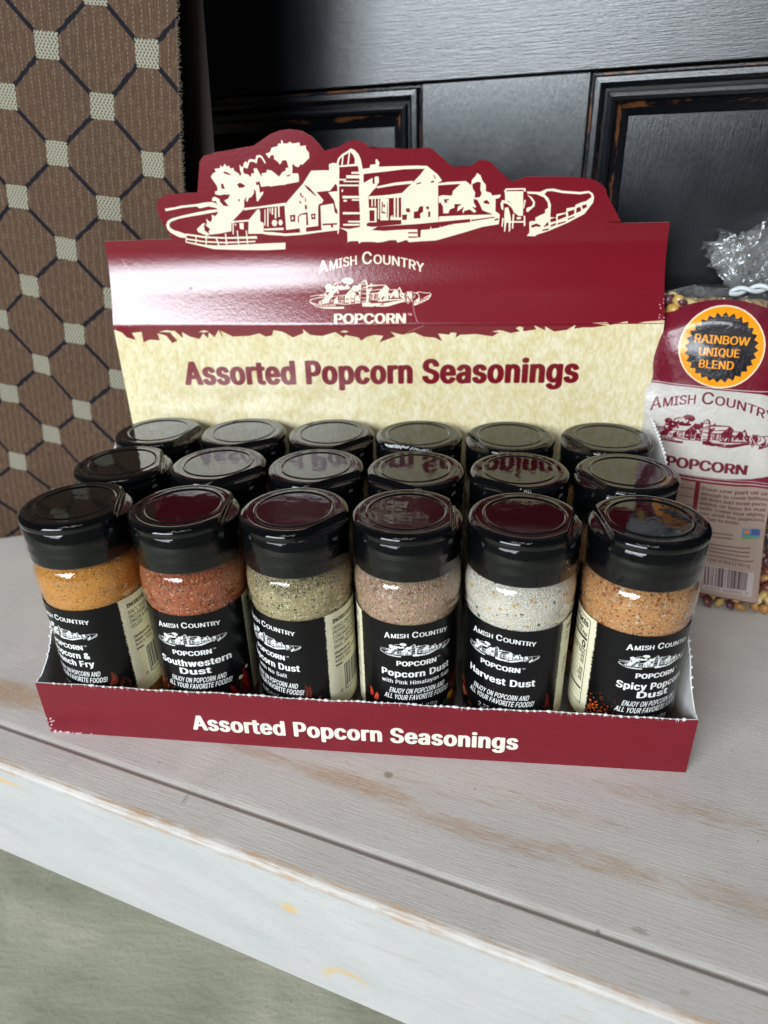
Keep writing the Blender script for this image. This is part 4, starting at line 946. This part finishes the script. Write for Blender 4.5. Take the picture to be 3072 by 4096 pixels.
# small torn white corner at lower left
# back card: one die-cut sheet, bent back above the fold
bm = bmesh.new()
pts = [(XL, 0), (XR, 0), (142.0, 109), (141.8, 159.5), (140.6, 204.3), (118.1, 204.3), (103.5, 204.5)]+[tuple(v) for v in outl[::-1]]+[(-143, 199.9), (-142.6, 159)]
pts = [p for i, p in enumerate(pts) if i == 0 or (Vector(p)-Vector(pts[i-1])).length > .3]
f = bm.faces.new([bm.verts.new((p[0]*S, 0, p[1]*S)) for p in pts])
bmesh.ops.triangulate(bm, faces=[f])
for z in list(range(157, 165, 1))+list(range(165, 250, 4)):
    bmesh.ops.bisect_plane(bm, geom=bm.verts[:]+bm.edges[:]+bm.faces[:], plane_co=(0, 0, z*S), plane_no=(0, 0, 1))
for x in range(-140, 141, 14):
    bmesh.ops.bisect_plane(bm, geom=bm.verts[:]+bm.edges[:]+bm.faces[:], plane_co=(x*S, 0, 0), plane_no=(1, 0, 0))
bmesh.ops.remove_doubles(bm, verts=bm.verts, dist=2e-6)
bmesh.ops.dissolve_degenerate(bm, edges=bm.edges, dist=1e-6)
bm.normal_update()
for f in bm.faces:
    if f.normal.y > 0: f.normal_flip()
def cy(x, z): return ysurf(x, z)-66+.25*math.sin(x*.05)*sm(z, 100, 160)+.8*sm(-x, 128, 146)*sm(z, 150, 160)*sm(178-z, 0, 10)
bm.verts.index_update()
vs = [(v.co.x/S, v.co.z/S) for v in bm.verts]; nv_ = len(vs)
fr_ = [tuple(v.index for v in f.verts) for f in bm.faces]
be = [(l.vert.index, l.link_loop_next.vert.index) for e in bm.edges if e.is_boundary for l in e.link_loops]
bm.free()
Vv = [(x, cy(x, z), z) for x, z in vs]+[(x, cy(x, z)+.6, z) for x, z in vs]
Ff = fr_+[tuple(i+nv_ for i in f[::-1]) for f in fr_]+[(b, a, a+nv_, b+nv_) for a, b in be]
me = mesh('back_card', Vv, Ff, False, [((x-HX0)/(HX1-HX0), (z-HZ0)/(HZ1-HZ0)) for x, z in vs]*2, [0]*len(fr_)+[1]*(len(Ff)-len(fr_)))
me.polygons.foreach_set('use_smooth', [True]*len(fr_)+[False]*(len(Ff)-len(fr_)))
nn = []
for x, z in vs:
    gx = (cy(x+.2, z)-cy(x-.2, z))/.4; gz = (cy(x, z+.2)-cy(x, z-.2))/.4; nn.append(Vector((gx, -1, gz)).normalized())
me.normals_split_custom_set_from_vertices([tuple(v) for v in nn]+[tuple(-v) for v in nn])
for p_ in me.polygons:
    if p_.material_index: p_.use_smooth = False
link('back_card', me, tray, [MHD, MW])

# ================================================================== bottles
GLS = m_film('clear_plastic', (.99, .99, .99), .03, 1.5, 1.5, (.18, .12, .002))
SHR = m_film('shrink_film', (.99, .99, .99), .04, 1.35, .35, (.10, .3, .003, 1.2))
DUST = [
 m_dust('orange_seasoning', ((.95, .38, .04), (.86, .29, .025), (.96, .52, .12)), [((.90, .60, .25), .9, 1.6), ((.42, .13, .03), .93, 1.4)], 1.9, .5),
 m_dust('red_seasoning', ((.48, .10, .028), (.32, .06, .016), (.62, .22, .07)), [((.72, .38, .20), .9, 1.1), ((.10, .035, .018), .86, 1.0), ((.58, .08, .03), .88, .9)], 1.1, .6),
 m_dust('green_herb_seasoning', ((.53, .42, .20), (.38, .31, .14), (.72, .61, .36)), [((.84, .75, .48), .84, 1.1), ((.07, .065, .035), .90, 1.0), ((.30, .28, .11), .92, .9)], 1.35, .9),
 m_dust('pink_salt_seasoning', ((0.533, 0.305, 0.203), (0.381, 0.241, 0.152), (0.660, 0.482, 0.330)), [((0.760, 0.558, 0.457), .86, .8), ((0.355, 0.152, 0.114), .87, .75), ((0.431, 0.406, 0.178), .88, .9)], .95, .6),
 m_dust('white_salt_seasoning', ((.88, .83, .70), (.80, .70, .50), (.92, .90, .84)), [((.12, .17, .05), .96, .6), ((.74, .42, .12), .95, .8), ((.93, .92, .9), .8, .9)], 1.1, .45),
 m_dust('spicy_orange_seasoning', ((.76, .34, .11), (.60, .23, .07), (.86, .52, .22)), [((0.760, 0.685, 0.482), .9, .8), ((0.507, 0.102, 0.038), .93, .6), ((0.203, 0.114, 0.050), .90, 1.0)], 1.25, .55),
]
GP = [(19.0, .4), (20.6, .9), (21.6, 2.2), (21.75, 5), (21.75, 40), (21.75, 69.6), (21.95, 70.6), (22.35, 71.3), (22.4, 72.0), (22.1, 72.8), (22.0, 73.3), (22.3, 74.4), (22.5, 77), (22.5, 80.4), (22.3, 82.6), (21.9, 84.2), (21.2, 85.6), (20.6, 86.8), (20.4, 90)]
bot_me = lathe(GP, 72, name='bottle_body')
bot_me.materials.append(GLS)
def dust_mesh(seed):
    n = 72; prof = [(0, 1.2), (19.8, 1.2), (21.1, 3), (21.3, 8), (21.3, 69.5), (21.5, 71.2), (21.9, 73.5), (22.1, 77.5), (22.0, 81.2), (21.5, 83.6), (20.7, 85.6), (19.6, 88), (0, 88.2)]
    V = []; F = []
    for k, (r, z) in enumerate(prof):
        for i in range(n):
            a = 2*math.pi*i/n; rr = r-(.12*noise.noise(Vector((math.cos(a)*3, math.sin(a)*3, z*.3+seed))) if 2 < k < 9 else 0)
            V.append((rr*math.cos(a), rr*math.sin(a), z))
    for j in range(len(prof)-1):
        for i in range(n): F.append((j*n+i, j*n+(i+1) % n, (j+1)*n+(i+1) % n, (j+1)*n+i))
    return mesh('seasoning', V, F, True)
def label_mesh():
    nu = 97; r = 21.98
    return grid(nu, 5, lambda u, v: (r*math.sin((u-.5)*118/r), -r*math.cos((u-.5)*118/r), lerp(18, 68.5, v)), name='label')
# cap skirt
cap_me = lathe([(20.0, 89.4), (21.5, 88.3), (21.85, 88.5), (21.95, 89.2), (22.0, 93), (22.1, 93.4), (22.0, 93.8), (22.05, 97.6), (22.15, 98.0), (22.05, 98.4), (22.1, 104.2), (21.8, 104.5), (20.5, 104.5)], 96, name='cap')
cap_me.materials.append(MC)
# lid with the raised ring and the finger-lift flap dropped along one chord
def lid_mesh():
    n = 180; rs = list(np.arange(0, 14.1, 1.6))+[14.4, 14.8, 15.1, 15.4, 15.8, 16.2, 16.5, 16.9, 17.2, 17.5, 17.8, 18.1, 18.4, 18.7, 19, 19.3, 19.6, 19.9, 20.2, 20.6, 21, 21.4, 21.75, 22.0, 22.2, 22.33, 22.4]
    ch = 17.3; V = []; F = []
    def zt(r, a):
        x = r*math.cos(a)
        ring = .42*math.exp(-((r-15.8)/.38)**2)-.18*math.exp(-((r-15.0)/.35)**2)
        dish = -.12 if r < 14.8 else 0
        t = max(0, (r-19.6)/2.8); rnd = 2.4*(1-math.sqrt(max(0, 1-t*t)))
        z = 108.35+ring+dish-rnd+.05*noise.noise(Vector((r*math.cos(a)*.12, r*math.sin(a)*.12, 1)))
        z += .16*math.exp(-((r-19.2)/.22)**2)
        w = sm(x, ch, ch+.45)
        t2 = max(0, (r-18.6)/3.8); low = 105.9+.9*math.exp(-((x-ch-.9)/.9)**2)*0-1.1*(1-math.sqrt(max(0, 1-t2*t2)))+.35*math.exp(-((x-ch-1.9)/.6)**2)
        return lerp(z, low, w)
    for r in rs:
        for i in range(n):
            a = 2*math.pi*i/n; V.append((r*math.cos(a), r*math.sin(a), zt(r, a)))
    for k, (r, z) in enumerate(((22.42, 104.9), (22.2, 104.35), (21.2, 104.3))):
        for i in range(n):
            a = 2*math.pi*i/n; V.append((r*math.cos(a), r*math.sin(a), z if k else min(z+.6, zt(22.4, a))))
    m = len(rs)+3
    for j in range(m-1):
        for i in range(n): F.append((j*n+i, j*n+(i+1) % n, (j+1)*n+(i+1) % n, (j+1)*n+i))
    me = mesh('lid', V, [f[::-1] for f in F], True)
    # raised word LIFT on the far side from the flap
    c = bpy.data.curves.new('t', 'FONT'); c.body = 'LIFT'; c.size = 2.7*S; c.extrude = .12*S; c.align_x = 'CENTER'
    if FONT: c.font = FONT
    ob = bpy.data.objects.new('t', c); sc.collection.objects.link(ob); dg = bpy.context.evaluated_depsgraph_get(); dg.update()
    tm = bpy.data.meshes.new_from_object(ob.evaluated_get(dg)); bpy.data.objects.remove(ob)
    bm = bmesh.new(); bm.from_mesh(me); k = len(bm.verts)
    tm.transform(Matrix.Translation((-17.9*S, 0, 108.4*S)) @ Matrix.Rotation(-math.pi/2, 4, 'Z') @ Matrix.Translation((0, -1*S, 0)))
    bm.from_mesh(tm); bm.to_mesh(me); bm.free()
    return me
lid_me = lid_mesh(); lid_me.materials.append(MC)
# shrink band round the cap
shr_me = grid(96, 14, lambda u, v: ((22.75+.25*noise.noise(Vector((math.cos(u*6.283)*2.2, math.sin(u*6.283)*2.2, v*2.5)))+.15*math.sin(v*5))*math.cos(u*2*math.pi), (22.75+.25*noise.noise(Vector((math.cos(u*6.283)*2.2, math.sin(u*6.283)*2.2, v*2.5))))*math.sin(u*2*math.pi), lerp(87.5, 107.0, v)), closeu=True, name='shrink_band')
shr_me.materials.append(SHR)

CEN = [[(-116.4, 20.4), (-69.2, 20.2), (-22.6, 20.0), (23.1, 20.6), (69.2, 20.0), (116.4, 20.4)],
       [(-116.1, 64.9), (-69.3, 66.0), (-22.6, 65.4), (23.6, 64.8), (70.3, 65.4), (117.2, 66.0)],
       [(-116.4, 109.2), (-69.9, 109.4), (-23.3, 109.6), (22.4, 109.4), (68.6, 109.6), (116.4, 109.9)]]
YAW = [-19.2, 6.2, -32.5, 14.5, -20.0, 18.3]
CAPA = [[108, 96, 52, 92, 76, -84], [110, 48, 40, -32, -30, -62], [78, 30, 48, -18, -68, -66]]
LAB1 = ['seasoning bottle of fine orange powder at the left end of the front row',
        'seasoning bottle of coarse red powder whose label says Southwestern Dust',
        'bottle of green herb seasoning whose label says with No Salt',
        'bottle of pinkish seasoning whose label says with Pink Himalayan Salt',
        'bottle of white seasoning with green flecks whose label says Harvest Dust',
        'bottle of orange tan seasoning whose label says Spicy Popcorn Dust, far right']
ORD = ['leftmost', 'second from the left', 'third from the left', 'third from the right', 'second from the right', 'rightmost']
LABR = ['', 'black capped seasoning bottle, %s of the middle row', 'black capped seasoning bottle, %s of the back row against cream card']
lab_me = [label_mesh() for _ in range(6)]
for i in range(6): lab_me[i].materials.append(LABEL_M[i])
du_me = [dust_mesh(i*3.7) for i in range(6)]
for i in range(6): du_me[i].materials.append(DUST[i])
def az(deg): return math.radians(-90+deg)         # direction of a chord flap: 0 = towards the viewer, + to the right
for r in range(3):
    for i in range(6):
        x, y = CEN[r][i]
        y += (1.0, .5, 0)[r]
        b = empty('seasoning_bottle', LAB1[i] if r == 0 else LABR[r] % ORD[i], 'seasoning bottle', (x, y, .35), 0, 'seasoning bottles standing in the display tray')
        link('seasoning', du_me[i], b); 
        lb = link('label', lab_me[i], b); lb.rotation_euler.z = math.radians((YAW[i] if r == 0 else random.uniform(-25, 25)))
        link('bottle_body', bot_me, b)
        cp = link('cap', cap_me, b); ld = link('lid', lid_me, b); ld.rotation_euler.z = az(CAPA[r][i]); cp.rotation_euler.z = random.uniform(0, 6)
        if (r == 0): 
            sb = link('shrink_band', shr_me, b); sb.rotation_euler.z = random.uniform(0, 6)

# ================================================================== popcorn bag at the right, parallel to the shelf
U0 = lambda z: interp(z, [(0, 187), (20, 184.5), (60, 179.5), (100, 177), (150, 174), (175, 173)])
def bagpt(s, z, d):
    """s across from the bag's middle, d into the shelf from its front face"""
    u = U0(z)+s; x = u*.9622; y = 172-.2829*x
    return (x+.2722*d, y+.9622*d, z)
bag = empty('popcorn_bag', 'clear bag of rainbow popcorn kernels with maroon label, tied at the top', 'bag', (180, 140, 0))
def BL(p): return (p[0]-180, p[1]-140, p[2])
def bulge(s, z): return 2.0-9*(1-(s/40)**2)*math.sin(max(0, min(1, z/172))*math.pi)**.6+1.1*math.sin(s*.35+z*.08)*sm(abs(s), 10, 34)+.7*math.sin(z*.22+s*.1)
def frontd(s, z): return 9+bulge(s, z)*.9+14*sm(z, 158, 176)
bsh = grid(40, 90, lambda u, v: BL(bagpt(lerp(-32.3, 32.3, u), lerp(11.5+.8*math.sin(u*5), 170.4-11*(2*u-1)**2, v), frontd(lerp(-32.3, 32.3, u), lerp(11.5, 168, v))-8.4)), name='printed_label',
           uvf=lambda u, v: ((lerp(-32.3, 32.3, u)+34)/68, (lerp(11.5, 170.4-11*(2*u-1)**2, v)-10)/162))
link('printed_label', bsh, bag, [m_print('bag_print', IMG_BAG, .35, .4, (.06, .25, .006), coat=.35, coatr=.07)])
# film round the bag
def filmfn(u, v):
    a = 2*math.pi*u; z = lerp(.4, 174, v); t = z/174
    w = 42*(1-.0*t)*(1 if t < .92 else lerp(1, .35, ((t-.92)/.08)**2)); dth = 27*(math.sin(min(1, t*1.25+.12)*math.pi/2) if t < .8 else lerp(1, .18, ((t-.8)/.2)**1.3))
    cr = 1+.035*noise.noise(Vector((math.cos(a)*2.5, math.sin(a)*2.5, z*.05)))+.03*t**6*math.sin(a*17)
    s = w*math.copysign(abs(math.cos(a))**.7, math.cos(a))*cr; d = 27-dth*math.copysign(abs(math.sin(a))**.7, math.sin(a))*cr
    return BL(bagpt(s, z, d-1.2))
FILM = m_film('bag_film', (.96, .96, .96), .06, 1.5, 1.6, (.10, 1.0, .006, 2.0), .03)
link('film', grid(150, 80, filmfn, closeu=True, name='film'), bag, [FILM])
# kernels: the ones that can be picked apart, by the bottom edge and the right side
kc = [(.50, .30, .07), (.42, .20, .06), (.62, .47, .22), (.17, .05, .04), (.55, .36, .12), (.10, .035, .045)]
kms = []
for i, c in enumerate(kc):
    bm = bmesh.new(); bmesh.ops.create_icosphere(bm, subdivisions=1, radius=1)
    for v in bm.verts:
        q = v.co; k = 1+.25*max(0, q.z); v.co = Vector((q.x*3.6/k, q.y*2.4/k, q.z*4.2))*S
    me = bpy.data.meshes.new('kernel'); bm.to_mesh(me); bm.free()
    for p in me.polygons: p.use_smooth = True
    me.materials.append(plain('kernel_skin', c, .28, .5)); kms.append(me)
random.seed(21); cnt = 0
def kern(s, z, d):
    global cnt
    k = link('kernel', random.choice(kms), bag); k.location = Vector(BL(bagpt(s, z, d)))*S
    k.rotation_euler = (random.uniform(0, 6), random.uniform(0, 6), random.uniform(0, 6)); cnt += 1
z = 3.6
while z < 11:
    s = -38
    while s < 40: kern(s+random.uniform(-1, 1), z+random.uniform(-.7, .7), 5.0+abs(s)*.05+random.uniform(0, 1.5)); s += random.uniform(5.4, 6.6)
    z += 5.4
z = 12
while z < 160:
    for s0 in (-37.5, 36.8): kern(s0*(1 if z < 135 else 1-(z-135)*.004)+random.uniform(-1.2, 1.2), z, random.uniform(9, 12)); 
    for k in range(2): kern(random.choice((35, 39.5)), z+random.uniform(-2, 2), random.uniform(13, 26))
    z += random.uniform(4.5, 5.6)
for k in range(34): kern(random.uniform(-38, -12), random.uniform(152, 169), random.uniform(10, 20))
# solid fill behind them so the bag is not hollow
def fill(u, v):
    a = 2*math.pi*u; z = lerp(1.5, 168, v); t = z/168; w = 36*(1 if t < .94 else lerp(1, .5, (t-.94)/.06)); e = 15*(1 if t < .85 else lerp(1, .3, (t-.85)/.15))
    return BL(bagpt(w*math.cos(a), z, 26-e*math.sin(a)))
NK = NT('kernel_mass'); v_ = NK.n('ShaderNodeTexVoronoi', i_Scale=.19); NK.put(v_.inputs['Vector'], NK.coord())
NK.set(Base_Color=NK.ramp(NK.sep(v_.outputs['Color'])[0], [(0, (.10, .035, .045)), (.3, (.50, .30, .07)), (.6, (.62, .47, .22)), (1, (.42, .20, .06))]), Roughness=.35, Normal=NK.bump(v_.outputs['Distance'], 1, .006))
kf = link('kernel_mass', grid(60, 40, fill, closeu=True, name='kernel_mass'), bag, [NK.m]); kf['kind'] = 'stuff'
# gathered top: crumpled fan of film above the tie, creased into facets
def tuft(u, v, k=0):
    a = 2*math.pi*u; t = v; c = Vector((math.cos(a)*1.6+k, math.sin(a)*1.6, t*1.8))
    r = lerp(3.0, 29, t**.6)*(1+.22*math.sin(a*7+t*4+k)+.5*(abs(noise.noise(c*2.2))-.15)+.25*noise.noise(c*5))
    z = 172+33*t+11*t*t*math.cos(a)+9*t*noise.noise(c*1.7)+2.5*noise.noise(c*6)
    return BL(bagpt(r*math.cos(a)+10+11*t, z, 27+r*.6*math.sin(a)))
TF = m_film('tuft_film', (.96, .965, .97), .10, 1.5, 2.6, (.06, .5, .010, 1.5), .05)
link('gathered_top', grid(46, 13, tuft, smooth=False, closeu=True, name='gathered_top'), bag, [TF])
link('gathered_top', grid(34, 9, lambda u, v: tuft(u, v*.82, 5), smooth=False, closeu=True, name='gathered_top'), bag, [TF])
# twisted white tie
V = []; F = []; n = 70
for st in range(2):
    b0 = len(V)
    for i in range(n):
        t = i/(n-1); s = lerp(1, 44, t); ph = t*16+st*math.pi
        cx = s; cz = 172.6+3.2*t+1.3*math.sin(ph)+1.2*math.sin(t*5); cd = 15+6*t+1.3*math.cos(ph)
        for k in range(8):
            a = k*math.pi/4; V.append(BL(bagpt(cx, cz+1.15*math.sin(a), cd+1.15*math.cos(a))))
    for i in range(n-1):
        for k in range(8): F.append((b0+i*8+k, b0+i*8+(k+1) % 8, b0+(i+1)*8+(k+1) % 8, b0+(i+1)*8+k))
link('tie', mesh('tie', V, F, True), bag, [plain('white_tie', (.62, .66, .68), .5)])
print('kernels', cnt, 'objects', len(bpy.data.objects))
